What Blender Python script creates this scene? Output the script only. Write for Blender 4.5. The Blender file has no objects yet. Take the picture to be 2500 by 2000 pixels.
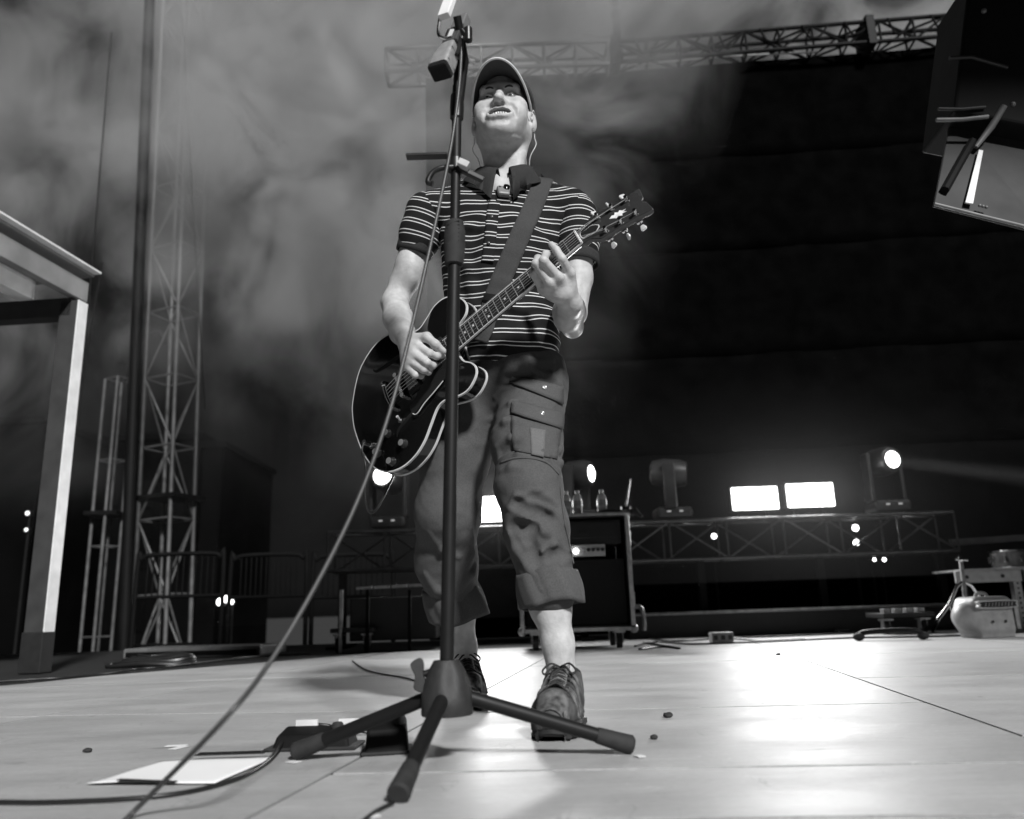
import bpy, bmesh, math, random
import numpy as np
from mathutils import Vector, Matrix, Quaternion
random.seed(7); np.random.seed(7)
SC = bpy.context.scene
COL = SC.collection

# ---------------------------------------------------------------- camera
FPX = 1950.0                       # focal length in pixels of the 2500 px wide photograph
PITCH, ROLL, CAMZ = math.radians(14), math.radians(1.9), 0.26
CAM = np.array([0, 0, CAMZ])
FW = np.array([0, math.cos(PITCH), math.sin(PITCH)])
_U = np.array([0, -math.sin(PITCH), math.cos(PITCH)])
_X = np.array([1.0, 0, 0])
RT = math.cos(ROLL) * _X - math.sin(ROLL) * _U
UP = math.sin(ROLL) * _X + math.cos(ROLL) * _U
cd = bpy.data.cameras.new('camera')
cam = bpy.data.objects.new('camera', cd); COL.objects.link(cam)
m = Matrix.Identity(4)
for i in range(3):
    m[i][0], m[i][1], m[i][2], m[i][3] = RT[i], UP[i], -FW[i], CAM[i]
cam.matrix_world = m
cd.sensor_width = 36; cd.lens = 36 * FPX / 2500
cd.clip_start = 0.02; cd.clip_end = 3000
cd.dof.use_dof = True; cd.dof.focus_distance = 2.22; cd.dof.aperture_fstop = 2.8
SC.camera = cam

# ---------------------------------------------------------------- night sky, key light, exposure
SUN_AZ, SUN_EL = math.radians(22), math.radians(35)   # from the audience side, a little camera right
SDIR = Vector((math.sin(SUN_AZ) * math.cos(SUN_EL), -math.cos(SUN_AZ) * math.cos(SUN_EL), math.sin(SUN_EL)))
w = bpy.data.worlds.new('World'); SC.world = w; w.use_nodes = True
nt = w.node_tree
bg = nt.nodes['Background']
sky = nt.nodes.new('ShaderNodeTexSky'); sky.sky_type = 'NISHITA'; sky.sun_disc = False
sky.sun_elevation = SUN_EL; sky.sun_rotation = math.pi - SUN_AZ
bw = nt.nodes.new('ShaderNodeRGBToBW')
nt.links.new(sky.outputs[0], bw.inputs[0]); nt.links.new(bw.outputs[0], bg.inputs[0])
bg.inputs[1].default_value = 0.0012
sl = bpy.data.lights.new('key_light', 'SUN'); sl.energy = 5.0; sl.angle = math.radians(6); sl.color = (1, 1, 1)
so = bpy.data.objects.new('key_light', sl); COL.objects.link(so)
so.rotation_mode = 'QUATERNION'; so.rotation_quaternion = SDIR.to_track_quat('Z', 'Y'); so.location = (-3, -8, 7)
SC.view_settings.view_transform = 'Standard'; SC.view_settings.look = 'None'
SC.view_settings.exposure = 0.0; SC.view_settings.gamma = 1.0
SC.cycles.use_denoising = True
SC.cycles.max_bounces = 6; SC.cycles.diffuse_bounces = 3; SC.cycles.glossy_bounces = 3
SC.cycles.transmission_bounces = 6; SC.cycles.volume_bounces = 0; SC.cycles.transparent_max_bounces = 12
SC.cycles.caustics_reflective = False; SC.cycles.caustics_refractive = False
SC.cycles.sample_clamp_indirect = 2.0; SC.cycles.sample_clamp_direct = 7.0
SC.cycles.volume_step_rate = 0.8; SC.cycles.volume_max_steps = 28

# ---------------------------------------------------------------- places: a picture point at a known distance or on the floor
def ray(px, py): return FW + RT * ((px - 1250) / FPX) - UP * ((py - 1000) / FPX)
def at(px, py, Y):
    d = ray(px, py); return CAM + d * (Y / d[1])
def fl(px, py, z=0.0):
    d = ray(px, py); return CAM + d * ((z - CAMZ) / d[2])

# ---------------------------------------------------------------- materials
MATS = {}
def mat(name, base, rough=0.6, metal=0.0, var=0.15, scale=20.0, bump=0.0, bscale=80.0, spec=0.5, emit=0.0, coat=0.0, trans=0.0, ior=1.45, stretch=None):
    if name in MATS: return MATS[name]
    M = bpy.data.materials.new(name); M.use_nodes = True; MATS[name] = M
    n = M.node_tree.nodes; l = M.node_tree.links; p = n['Principled BSDF']
    p.inputs['Base Color'].default_value = (base, base, base, 1)
    p.inputs['Roughness'].default_value = rough; p.inputs['Metallic'].default_value = metal
    p.inputs['Specular IOR Level'].default_value = spec
    p.inputs['Coat Weight'].default_value = coat; p.inputs['Coat Roughness'].default_value = 0.08
    p.inputs['Transmission Weight'].default_value = trans; p.inputs['IOR'].default_value = ior
    if emit > 0:
        p.inputs['Emission Color'].default_value = (1, 1, 1, 1); p.inputs['Emission Strength'].default_value = emit
    if emit > 0: M.cycles.emission_sampling = 'NONE'
    tc = n.new('ShaderNodeTexCoord'); src = tc.outputs['Object']
    if stretch:
        mp = n.new('ShaderNodeMapping'); mp.inputs['Scale'].default_value = stretch
        l.new(src, mp.inputs[0]); src = mp.outputs[0]
    if var > 0:
        t = n.new('ShaderNodeTexNoise'); t.inputs['Scale'].default_value = scale; t.inputs['Detail'].default_value = 5
        l.new(src, t.inputs['Vector'])
        r = n.new('ShaderNodeValToRGB'); r.color_ramp.elements[0].position = 0.3; r.color_ramp.elements[1].position = 0.7
        a, b = base * (1 - var), min(1, base * (1 + var))
        r.color_ramp.elements[0].color = (a, a, a, 1); r.color_ramp.elements[1].color = (b, b, b, 1)
        l.new(t.outputs['Fac'], r.inputs[0]); l.new(r.outputs[0], p.inputs['Base Color'])
        mr = n.new('ShaderNodeMapRange'); mr.inputs[3].default_value = max(0.02, rough - 0.08); mr.inputs[4].default_value = min(1, rough + 0.08)
        l.new(t.outputs['Fac'], mr.inputs[0]); l.new(mr.outputs[0], p.inputs['Roughness'])
    if bump > 0:
        t2 = n.new('ShaderNodeTexNoise'); t2.inputs['Scale'].default_value = bscale; t2.inputs['Detail'].default_value = 4
        l.new(src, t2.inputs['Vector'])
        b = n.new('ShaderNodeBump'); b.inputs['Strength'].default_value = bump; b.inputs['Distance'].default_value = 0.01
        l.new(t2.outputs['Fac'], b.inputs['Height']); l.new(b.outputs[0], p.inputs['Normal'])
    return M

# ---------------------------------------------------------------- objects
def rotm(axis, ang): return np.array(Matrix.Rotation(ang, 3, axis))
class MB:
    """collects shapes for ONE mesh"""
    def __init__(s): s.v = []; s.f = []; s.n = 0
    def add(s, V, Fs):
        V = np.asarray(V, float); s.v.append(V); s.f += [[i + s.n for i in f] for f in Fs]; s.n += len(V); return s
    def box(s, c, size, R=None):
        h = np.array(size) / 2
        V = np.array([[x, y, z] for x in (-1, 1) for y in (-1, 1) for z in (-1, 1)]) * h
        if R is not None: V = V @ np.asarray(R).T
        return s.add(V + np.array(c), [[0, 1, 3, 2], [4, 6, 7, 5], [0, 4, 5, 1], [2, 3, 7, 6], [0, 2, 6, 4], [1, 5, 7, 3]])
    def bar(s, a, b, wd, ht, up=(0, 0, 1)):
        a, b = np.array(a, float), np.array(b, float); d = b - a; L = np.linalg.norm(d); d /= L
        u = np.array(up, float); x = np.cross(d, u)
        if np.linalg.norm(x) < 1e-6: x = np.cross(d, np.array([1., 0, 0]))
        x /= np.linalg.norm(x); u = np.cross(x, d)
        return s.box((a + b) / 2, (wd, L, ht), np.stack([x, d, u], 1))
    def tube(s, pts, r, n=10, caps=True):
        P = [np.array(p, float) for p in pts]; k = len(P)
        rs = r if hasattr(r, '__len__') else [r] * k
        T = [P[min(i + 1, k - 1)] - P[max(i - 1, 0)] for i in range(k)]
        T = [t / (np.linalg.norm(t) + 1e-12) for t in T]
        u = np.cross(T[0], [0, 0, 1.]);
        if np.linalg.norm(u) < 1e-3: u = np.cross(T[0], [1., 0, 0])
        V = []
        for i in range(k):
            u = u - T[i] * (u @ T[i]); u /= np.linalg.norm(u) + 1e-12; w_ = np.cross(T[i], u)
            for j in range(n):
                a = 2 * math.pi * j / n; V.append(P[i] + rs[i] * (math.cos(a) * u + math.sin(a) * w_))
        Fs = [[i * n + j, i * n + (j + 1) % n, (i + 1) * n + (j + 1) % n, (i + 1) * n + j] for i in range(k - 1) for j in range(n)]
        if caps: Fs += [list(range(n))[::-1], [(k - 1) * n + j for j in range(n)]]
        return s.add(V, Fs)
    def cyl(s, a, b, r, r2=None, n=16): return s.tube([a, b], [r, r if r2 is None else r2], n)
    def lathe(s, prof, o=(0, 0, 0), R=None, n=24):
        V = []; k = len(prof)
        for rr, z in prof:
            for j in range(n):
                a = 2 * math.pi * j / n; V.append([rr * math.cos(a), rr * math.sin(a), z])
        V = np.array(V)
        if R is not None: V = V @ np.asarray(R).T
        Fs = [[i * n + j, i * n + (j + 1) % n, (i + 1) * n + (j + 1) % n, (i + 1) * n + j] for i in range(k - 1) for j in range(n)]
        Fs += [list(range(n))[::-1], [(k - 1) * n + j for j in range(n)]]
        return s.add(V + np.array(o), Fs)
    def ball(s, c, r, n=12, R=None):
        r = np.array(r if hasattr(r, '__len__') else [r] * 3, float)
        prof = [(max(1e-5, math.sin(math.pi * i / (n // 2 + 2))), -math.cos(math.pi * i / (n // 2 + 2))) for i in range(n // 2 + 3)]
        V = []
        for rr, z in prof:
            for j in range(n): a = 2 * math.pi * j / n; V.append([rr * math.cos(a), rr * math.sin(a), z])
        V = np.array(V) * r
        if R is not None: V = V @ np.asarray(R).T
        k = len(prof)
        Fs = [[i * n + j, i * n + (j + 1) % n, (i + 1) * n + (j + 1) % n, (i + 1) * n + j] for i in range(k - 1) for j in range(n)]
        return s.add(V + np.array(c), Fs)
    def prism(s, poly, z0, z1, R=None, o=(0, 0, 0)):
        k = len(poly); V = np.array([[x, y, z0] for x, y in poly] + [[x, y, z1] for x, y in poly], float)
        if R is not None: V = V @ np.asarray(R).T
        Fs = [list(range(k))[::-1], list(range(k, 2 * k))] + [[i, (i + 1) % k, k + (i + 1) % k, k + i] for i in range(k)]
        return s.add(V + np.array(o), Fs)
    def grid(s, G, thick=None, closed=False):
        """G: (n,m,3) points; thick: (n,m,3) offset of the second skin"""
        G = np.asarray(G, float); n, m_ = G.shape[:2]
        idx = lambda i, j: i * m_ + j
        jr = range(m_ if closed else m_ - 1)
        Fs = [[idx(i, j), idx(i, (j + 1) % m_), idx(i + 1, (j + 1) % m_), idx(i + 1, j)] for i in range(n - 1) for j in jr]
        if thick is None: return s.add(G.reshape(-1, 3), Fs)
        V = np.concatenate([G.reshape(-1, 3), (G + thick).reshape(-1, 3)]); N = n * m_
        Fs2 = [[a + N for a in f[::-1]] for f in Fs]
        rim = []
        if not closed:
            for i in range(n - 1):
                rim += [[idx(i, 0), idx(i + 1, 0), idx(i + 1, 0) + N, idx(i, 0) + N], [idx(i + 1, m_ - 1), idx(i, m_ - 1), idx(i, m_ - 1) + N, idx(i + 1, m_ - 1) + N]]
        for j in jr:
            j2 = (j + 1) % m_
            rim += [[idx(0, j2), idx(0, j), idx(0, j) + N, idx(0, j2) + N], [idx(n - 1, j), idx(n - 1, j2), idx(n - 1, j2) + N, idx(n - 1, j) + N]]
        return s.add(V, Fs + Fs2 + rim)
    def mesh(s, name):
        me = bpy.data.meshes.new(name); me.from_pydata(np.concatenate(s.v).tolist(), [], s.f); me.update()
        b = bmesh.new(); b.from_mesh(me); bmesh.ops.recalc_face_normals(b, faces=b.faces); b.to_mesh(me); b.free()
        return me
    def build(s, name, material, parent=None, smooth=False, bevel=0.0, world=False):
        return link(name, s.mesh(name), material, parent, smooth, bevel, world)
def link(name, me, material, parent=None, smooth=False, bevel=0.0, world=False):
    if material is not None and not me.materials: me.materials.append(material)
    o = bpy.data.objects.new(name, me); COL.objects.link(o)
    if smooth:
        me.polygons.foreach_set('use_smooth', [True] * len(me.polygons))
        if smooth != 'all':
            try: me.set_sharp_from_angle(angle=math.radians(42))
            except Exception: pass
    if bevel:
        bm = o.modifiers.new('bevel', 'BEVEL'); bm.width = bevel; bm.segments = 2; bm.limit_method = 'ANGLE'
    if parent is not None:
        o.parent = parent
        if world: o.matrix_parent_inverse = root_matrix(parent).inverted()
    return o
def root_matrix(p):
    M = p.matrix_basis.copy()
    while p.parent is not None:
        M = p.parent.matrix_basis @ p.matrix_parent_inverse @ M if False else (p.parent.matrix_basis @ p.matrix_parent_inverse @ M)
        p = p.parent
    return M
def tag(o, label, cat, group=None, kind=None):
    if label: o['label'] = label
    if cat: o['category'] = cat
    if group: o['group'] = group
    if kind: o['kind'] = kind
    return o
def thing(name, label, cat, loc=(0, 0, 0), rz=0.0, group=None, R=None):
    o = bpy.data.objects.new(name, None); COL.objects.link(o); o.empty_display_size = 0.1
    if R is not None:
        o.matrix_basis = Matrix.Translation(Vector(loc)) @ Matrix(np.asarray(R).tolist()).to_4x4()
    else:
        o.location = loc; o.rotation_euler = (0, 0, rz)
    return tag(o, label, cat, group)
def copy_tree(o, parent=None):
    c = o.copy(); COL.objects.link(c); c.parent = parent
    if parent is not None: c.matrix_parent_inverse = o.matrix_parent_inverse.copy()
    for ch in list(o.children): copy_tree(ch, c)
    return c
def spline(pts, n=8):
    P = np.array(pts, float); out = []
    for i in range(len(P) - 1):
        p0 = P[max(i - 1, 0)]; p1 = P[i]; p2 = P[i + 1]; p3 = P[min(i + 2, len(P) - 1)]
        for k in range(n):
            t = k / n
            out.append(0.5 * (2 * p1 + (p2 - p0) * t + (2 * p0 - 5 * p1 + 4 * p2 - p3) * t * t + (3 * p1 - p0 - 3 * p2 + p3) * t ** 3))
    out.append(P[-1]); return np.array(out)
def closed_spline(pts, n=6):
    P = np.array(pts, float); k = len(P); out = []
    for i in range(k):
        p0, p1, p2, p3 = P[i - 1], P[i], P[(i + 1) % k], P[(i + 2) % k]
        for q in range(n):
            t = q / n
            out.append(0.5 * (2 * p1 + (p2 - p0) * t + (2 * p0 - 5 * p1 + 4 * p2 - p3) * t * t + (3 * p1 - p0 - 3 * p2 + p3) * t ** 3))
    return np.array(out)

# ---------------------------------------------------------------- soft solids (distance fields meshed with surface nets)
def noise3(p, scale, seed=0):
    q = p * scale + seed * 17.31; i = np.floor(q).astype(np.int64); f = q - i; f = f * f * (3 - 2 * f)
    def hsh(x, y, z):
        h = (x * 374761393 + y * 668265263 + z * 2147483647 + seed * 974711) & 0x7fffffff
        h = ((h ^ (h >> 13)) * 1274126177) & 0x7fffffff
        return ((h ^ (h >> 16)) & 0xffff) / 32767.5 - 1
    r = 0
    for a in (0, 1):
        for b in (0, 1):
            for c in (0, 1):
                r = r + hsh(i[..., 0] + a, i[..., 1] + b, i[..., 2] + c) * (f[..., 0] if a else 1 - f[..., 0]) * (f[..., 1] if b else 1 - f[..., 1]) * (f[..., 2] if c else 1 - f[..., 2])
    return r
class Soft:
    def __init__(s): s.p = []; s.disp = None
    def cone(s, a, b, ra, rb=None, k=0.02, sub=False):
        a, b = np.array(a, float), np.array(b, float); rb = ra if rb is None else rb
        s.p.append(('c', (a, b, ra, rb), k, sub, (a + b) / 2, np.linalg.norm(b - a) / 2 + max(ra, rb))); return s
    def chain(s, pts, rs, k=0.02, sub=False):
        rs = rs if hasattr(rs, '__len__') else [rs] * len(pts)
        for i in range(len(pts) - 1): s.cone(pts[i], pts[i + 1], rs[i], rs[i + 1], k, sub)
        return s
    def ell(s, c, r, R=None, k=0.02, sub=False):
        c = np.array(c, float); r = np.array(r if hasattr(r, '__len__') else [r] * 3, float)
        s.p.append(('e', (c, r, None if R is None else np.asarray(R)), k, sub, c, r.max())); return s
    def box(s, c, h, rd, R=None, k=0.01, sub=False):
        c = np.array(c, float); h = np.array(h, float)
        s.p.append(('b', (c, h, rd, None if R is None else np.asarray(R)), k, sub, c, np.linalg.norm(h) + rd)); return s
    def half(s, c, n, k=0.004):
        """cut away everything on the +n side of c"""
        s.p.append(('h', (np.array(c, float), np.array(n, float) / np.linalg.norm(n)), k, True, np.zeros(3), 1e9)); return s
    def ev(s, p, cull=None):
        d = np.full(p.shape[:-1], 0.15, p.dtype)
        pl = s.p
        if cull is not None and pl:
            if getattr(s, '_n', 0) != len(pl):
                s._n = len(pl); s._c = np.array([q[4] for q in pl]); s._r = np.array([q[5] + q[2] + 0.035 for q in pl])
            pl = [pl[i] for i in np.nonzero(np.linalg.norm(s._c - cull[0], axis=1) < s._r + cull[1])[0]]
        for t, a, k, sub, c, rad in pl:
            if t == 'c':
                ba = a[1] - a[0]; pa = p - a[0].astype(p.dtype); L = ba @ ba + 1e-12
                h = np.clip((pa @ (ba / L).astype(p.dtype)), 0, 1); pa = pa - h[..., None] * ba.astype(p.dtype); e = np.sqrt(np.einsum('...i,...i', pa, pa)) - (a[2] + (a[3] - a[2]) * h)
            elif t == 'e':
                q = p - a[0]
                if a[2] is not None: q = q @ a[2]
                k0 = np.linalg.norm(q / a[1], axis=-1); k1 = np.linalg.norm(q / a[1] ** 2, axis=-1) + 1e-9
                e = k0 * (k0 - 1) / k1; e = np.where(k0 < 1e-4, -a[1].min(), e)
            elif t == 'b':
                q = p - a[0]
                if a[3] is not None: q = q @ a[3]
                q = np.abs(q) - a[1]; e = np.linalg.norm(np.maximum(q, 0), axis=-1) + np.minimum(q.max(-1), 0) - a[2]
            else:
                e = -((p - a[0]) @ a[1])
            if sub:
                hh = np.maximum(k - np.abs(d + e), 0) / k; d = np.maximum(d, -e) + hh * hh * k * 0.25
            else:
                hh = np.maximum(k - np.abs(d - e), 0) / k; d = np.minimum(d, e) - hh * hh * k * 0.25
        if s.disp is not None: d = d + s.disp(p)
        return d
    def bounds(s):
        lo = np.min([c - r for t, a, k, sub, c, r in s.p if not sub], 0); hi = np.max([c + r for t, a, k, sub, c, r in s.p if not sub], 0)
        return lo - 0.02, hi + 0.02
    def near(s, c, r):
        o = Soft(); o.disp = s.disp
        o.p = [q for q in s.p if np.linalg.norm(q[4] - c) - q[5] - r < 0.05 + q[2]]
        return o
    def hit(s, px, py, t0=1.3, t1=3.2):
        d = ray(px, py); d = d / np.linalg.norm(d); t = t0
        o = Soft(); o.disp = s.disp
        for q in s.p:
            w_ = q[4] - CAM
            if q[5] > 1e6 or np.linalg.norm(w_ - d * (w_ @ d)) < q[5] + 0.03 + q[2]: o.p.append(q)
        for _ in range(90):
            e = float(o.ev((CAM + d * t)[None])[0])
            if e < 5e-4: return CAM + d * t
            t += max(e * 0.8, 5e-4)
            if t > t1: break
        return None
    def nrm(s, p, h=0.003):
        o = s.near(p, 0.03); v = np.eye(3) * h
        e = o.ev(np.concatenate([p + v, p - v])); g = e[:3] - e[3:]; return g / (np.linalg.norm(g) + 1e-9)
    def mesh(s, name, h, relax=1):
        lo, hi = s.bounds(); B = 8; n = np.ceil((hi - lo) / (h * B)).astype(int)
        bc = np.stack(np.meshgrid(*[np.arange(q) for q in n], indexing='ij'), -1).reshape(-1, 3)
        V = np.full(tuple(n * B + 1), 0.1, np.float32)
        off = np.stack(np.meshgrid(*[np.arange(B + 1)] * 3, indexing='ij'), -1).reshape(-1, 3)
        S = 3; key = (bc // S) @ np.array([1, 1000, 1000000]); order = np.argsort(key, kind='stable'); bc = bc[order]; key = key[order]
        todo = []
        for grp in np.split(bc, np.nonzero(np.diff(key))[0] + 1):
            cen = lo + (grp + 0.5) * h * B; gc = cen.mean(0); gr = np.linalg.norm(cen - gc, axis=1).max() + h * B * 0.87
            e = s.ev(cen, (gc, gr)); R_ = h * B * 0.87; todo.append((grp[np.abs(e) <= R_ * 1.45], gc, gr))
            for b_ in grp[e < -R_ * 1.45]:
                i = b_ * B; V[i[0]:i[0] + B + 1, i[1]:i[1] + B + 1, i[2]:i[2] + B + 1] = -0.1
        for keep, gc, gr in todo:
            if not len(keep): continue
            I = keep[:, None, :] * B + off[None]; P = lo + I * h
            V[I[..., 0], I[..., 1], I[..., 2]] = s.ev(P.astype(np.float32), (gc, gr))
        ins = V < 0
        c = np.zeros(tuple(q - 1 for q in V.shape), np.uint8)
        for a in (0, 1):
            for b in (0, 1):
                for g in (0, 1): c += ins[a:a + c.shape[0], b:b + c.shape[1], g:g + c.shape[2]]
        act = np.nonzero((c > 0) & (c < 8)); A = np.stack(act, -1); flat = np.ravel_multi_index(act, c.shape)
        cor = [(a, b, g) for a in (0, 1) for b in (0, 1) for g in (0, 1)]
        cv = np.stack([V[A[:, 0] + a, A[:, 1] + b, A[:, 2] + g] for a, b, g in cor], -1).astype(float)
        acc = np.zeros((len(A), 3)); cnt = np.zeros(len(A))
        for i in range(8):
            for j in range(i + 1, 8):
                if sum(abs(cor[i][q] - cor[j][q]) for q in range(3)) != 1: continue
                x = (cv[:, i] < 0) != (cv[:, j] < 0); dn = cv[:, i] - cv[:, j]
                t = np.where(x, cv[:, i] / np.where(np.abs(dn) < 1e-12, 1, dn), 0)
                pos = np.array(cor[i]) + t[:, None] * (np.array(cor[j]) - np.array(cor[i]))
                acc += np.where(x[:, None], pos, 0); cnt += x
        P = lo + (A + acc / cnt[:, None]) * h
        Fs = []
        for ax in range(3):
            sl0 = [slice(None)] * 3; sl1 = [slice(None)] * 3; sl0[ax] = slice(0, -1); sl1[ax] = slice(1, None)
            a0, a1 = ins[tuple(sl0)], ins[tuple(sl1)]
            e = np.stack(np.nonzero(a0 != a1), -1); o1, o2 = (ax + 1) % 3, (ax + 2) % 3
            e = e[(e[:, o1] > 0) & (e[:, o2] > 0) & (e[:, o1] < c.shape[o1]) & (e[:, o2] < c.shape[o2])]
            flip = a1[e[:, 0], e[:, 1], e[:, 2]]
            q = []
            for d1, d2 in ((-1, -1), (0, -1), (0, 0), (-1, 0)):
                z = e.copy(); z[:, o1] += d1; z[:, o2] += d2
                q.append(np.searchsorted(flat, np.ravel_multi_index((z[:, 0], z[:, 1], z[:, 2]), c.shape)))
            q = np.stack(q, -1); q[flip] = q[flip][:, ::-1]; Fs.append(q)
        Fs = np.concatenate(Fs)
        for _ in range(relax):
            sm = np.zeros_like(P); ct = np.zeros(len(P))
            for i in range(4):
                np.add.at(sm, Fs[:, i], P[Fs[:, (i + 1) % 4]] + P[Fs[:, i - 1]]); np.add.at(ct, Fs[:, i], 2)
            P = P * 0.5 + 0.5 * sm / np.maximum(ct, 1)[:, None]
        me = bpy.data.meshes.new(name)
        me.vertices.add(len(P)); me.vertices.foreach_set('co', P.ravel())
        me.loops.add(Fs.size); me.loops.foreach_set('vertex_index', Fs.ravel().astype(np.int32))
        me.polygons.add(len(Fs)); me.polygons.foreach_set('loop_start', np.arange(len(Fs), dtype=np.int32) * 4)
        me.polygons.foreach_set('use_smooth', np.ones(len(Fs), bool))
        me.update(calc_edges=True); me.validate()
        return me, P
def vert_attr(me, name, vals):
    a = me.attributes.new(name, 'FLOAT', 'POINT'); a.data.foreach_set('value', np.asarray(vals, np.float32))
def lay_strip(sf, pix, wd, lift=0.003, thick=0.003, across=4, per=6, name='strip', shift=None):
    """a band of cloth lying on the soft solid sf: pix is its centre line, wd its width (metres, may vary)"""
    P = spline(pix, per); pts = []; nr = []
    for x, y in P:
        q = sf.hit(x, y)
        if q is None:
            if pts: q = pts[-1]
            else: continue
        pts.append(q); nr.append(sf.nrm(q))
    pts = np.array(pts); nr = np.array(nr); T = np.gradient(pts, axis=0); T /= np.linalg.norm(T, axis=1)[:, None] + 1e-9
    ws = np.interp(np.linspace(0, 1, len(pts)), np.linspace(0, 1, len(wd)) if hasattr(wd, '__len__') else [0, 1], wd if hasattr(wd, '__len__') else [wd, wd])
    G = np.zeros((len(pts), across + 1, 3)); N = np.zeros_like(G)
    for i in range(len(pts)):
        s_ = np.cross(T[i], nr[i]); s_ /= np.linalg.norm(s_) + 1e-9
        for j in range(across + 1):
            q = pts[i] + s_ * ws[i] * (j / across - 0.5)
            o_ = sf.near(q, 0.04)
            for _ in range(3):
                g = o_.nrm(q); q = q - g * float(o_.ev(q[None])[0])
            N[i, j] = sf.nrm(q, 0.008); G[i, j] = q + N[i, j] * lift
    return MB().grid(G, N * thick), G, N
def lay_patch(sf, quad, nx=8, ny=6, lift=0.002, thick=0.003):
    """a panel sewn on the soft solid: quad is four picture points (clockwise from top left)"""
    q = np.array(quad, float); G = np.zeros((ny + 1, nx + 1, 3)); N = np.zeros_like(G)
    for i in range(ny + 1):
        for j in range(nx + 1):
            u, v = j / nx, i / ny
            x, y = (q[0] * (1 - u) + q[1] * u) * (1 - v) + (q[3] * (1 - u) + q[2] * u) * v
            p = sf.hit(x, y)
            if p is None: p = G[i, j - 1] if j else G[i - 1, j]; n_ = N[i, j - 1] if j else N[i - 1, j]
            else: n_ = sf.nrm(p, 0.006); p = p + n_ * lift
            G[i, j] = p; N[i, j] = n_
    return MB().grid(G, N * thick)
# ================================================================ the setting
def floor_mat():
    M = bpy.data.materials.new('painted_plywood'); M.use_nodes = True
    n = M.node_tree.nodes; l = M.node_tree.links; p = n['Principled BSDF']
    geo = n.new('ShaderNodeNewGeometry'); oi = n.new('ShaderNodeObjectInfo')
    def noise(scale, stretch, detail=6, rough=0.6):
        mp = n.new('ShaderNodeMapping'); mp.inputs['Scale'].default_value = stretch; mp.inputs['Rotation'].default_value = (0, 0, 0.15); l.new(geo.outputs['Position'], mp.inputs[0])
        t = n.new('ShaderNodeTexNoise'); t.inputs['Scale'].default_value = scale; t.inputs['Detail'].default_value = detail; t.inputs['Roughness'].default_value = rough
        l.new(mp.outputs[0], t.inputs['Vector']); return t.outputs['Fac']
    def ramp(src, a, b, ca, cb):
        r = n.new('ShaderNodeMapRange'); r.inputs[1].default_value = a; r.inputs[2].default_value = b; r.inputs[3].default_value = ca; r.inputs[4].default_value = cb
        l.new(src, r.inputs[0]); return r.outputs[0]
    def mul(a, b):
        k = n.new('ShaderNodeMath'); k.operation = 'MULTIPLY'
        for i, v in enumerate((a, b)):
            if isinstance(v, float): k.inputs[i].default_value = v
            else: l.new(v, k.inputs[i])
        return k.outputs[0]
    grain = noise(7, (1, 14, 1)); blot = noise(2.2, (1, 2.2, 1)); fine = noise(60, (1, 6, 1)); scuff = noise(16, (1.5, 9, 1), 8, 0.75)
    c = mul(mul(mul(ramp(grain, 0.3, 0.7, 0.9, 1.05), ramp(blot, 0.3, 0.7, 0.82, 1.1)), ramp(fine, 0.3, 0.7, 0.84, 1.1)), ramp(oi.outputs['Random'], 0, 1, 0.93, 1.05))
    c = mul(mul(c, ramp(scuff, 0.62, 0.69, 1.0, 0.6)), 0.43)
    def line_mask(scale, stretch, width):
        k = n.new('ShaderNodeMath'); k.operation = 'SUBTRACT'; k.inputs[1].default_value = 0.5; l.new(noise(scale, stretch, 2, 0.4), k.inputs[0])
        a_ = n.new('ShaderNodeMath'); a_.operation = 'ABSOLUTE'; l.new(k.outputs[0], a_.inputs[0]); return ramp(a_.outputs[0], 0.0, width, 1.0, 0.0)
    def scratch(c, scale, stretch, width, gate_scale, dark):
        g_ = mul(line_mask(scale, stretch, width), ramp(noise(gate_scale, (1, 1.5, 1), 3), 0.52, 0.6, 0.0, 1.0))
        return mul(c, ramp(g_, 0.0, 1.0, 1.0, dark))
    c = scratch(c, 1.7, (0.7, 9, 1), 0.005, 5.0, 0.55); c = scratch(c, 2.6, (5, 1.2, 1), 0.004, 4.0, 0.7); c = scratch(c, 4.0, (1, 5, 1), 0.006, 7.0, 1.35)
    l.new(c, p.inputs['Base Color'])
    l.new(ramp(blot, 0.3, 0.7, 0.42, 0.58), p.inputs['Roughness'])
    b = n.new('ShaderNodeBump'); b.inputs['Strength'].default_value = 0.35; b.inputs['Distance'].default_value = 0.004
    l.new(grain, b.inputs['Height']); b2 = n.new('ShaderNodeBump'); b2.inputs['Strength'].default_value = 0.25; b2.inputs['Distance'].default_value = 0.003
    l.new(scuff, b2.inputs['Height']); l.new(b.outputs[0], b2.inputs['Normal']); l.new(b2.outputs[0], p.inputs['Normal'])
    return M
M_FLOOR = floor_mat()
gr_ = MB().add([(-400, -60, -1.3), (400, -60, -1.3), (400, 700, -1.3), (-400, 700, -1.3)], [[0, 1, 2, 3]]).build('ground', mat('night_asphalt', 0.03, 0.85, var=0.3, scale=3), None)
tag(gr_, None, None, kind='structure')
FA = math.radians(8.7)
uv = lambda u, v: np.array([u * math.cos(FA) + v * math.sin(FA), -u * math.sin(FA) + v * math.cos(FA)])
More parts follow.
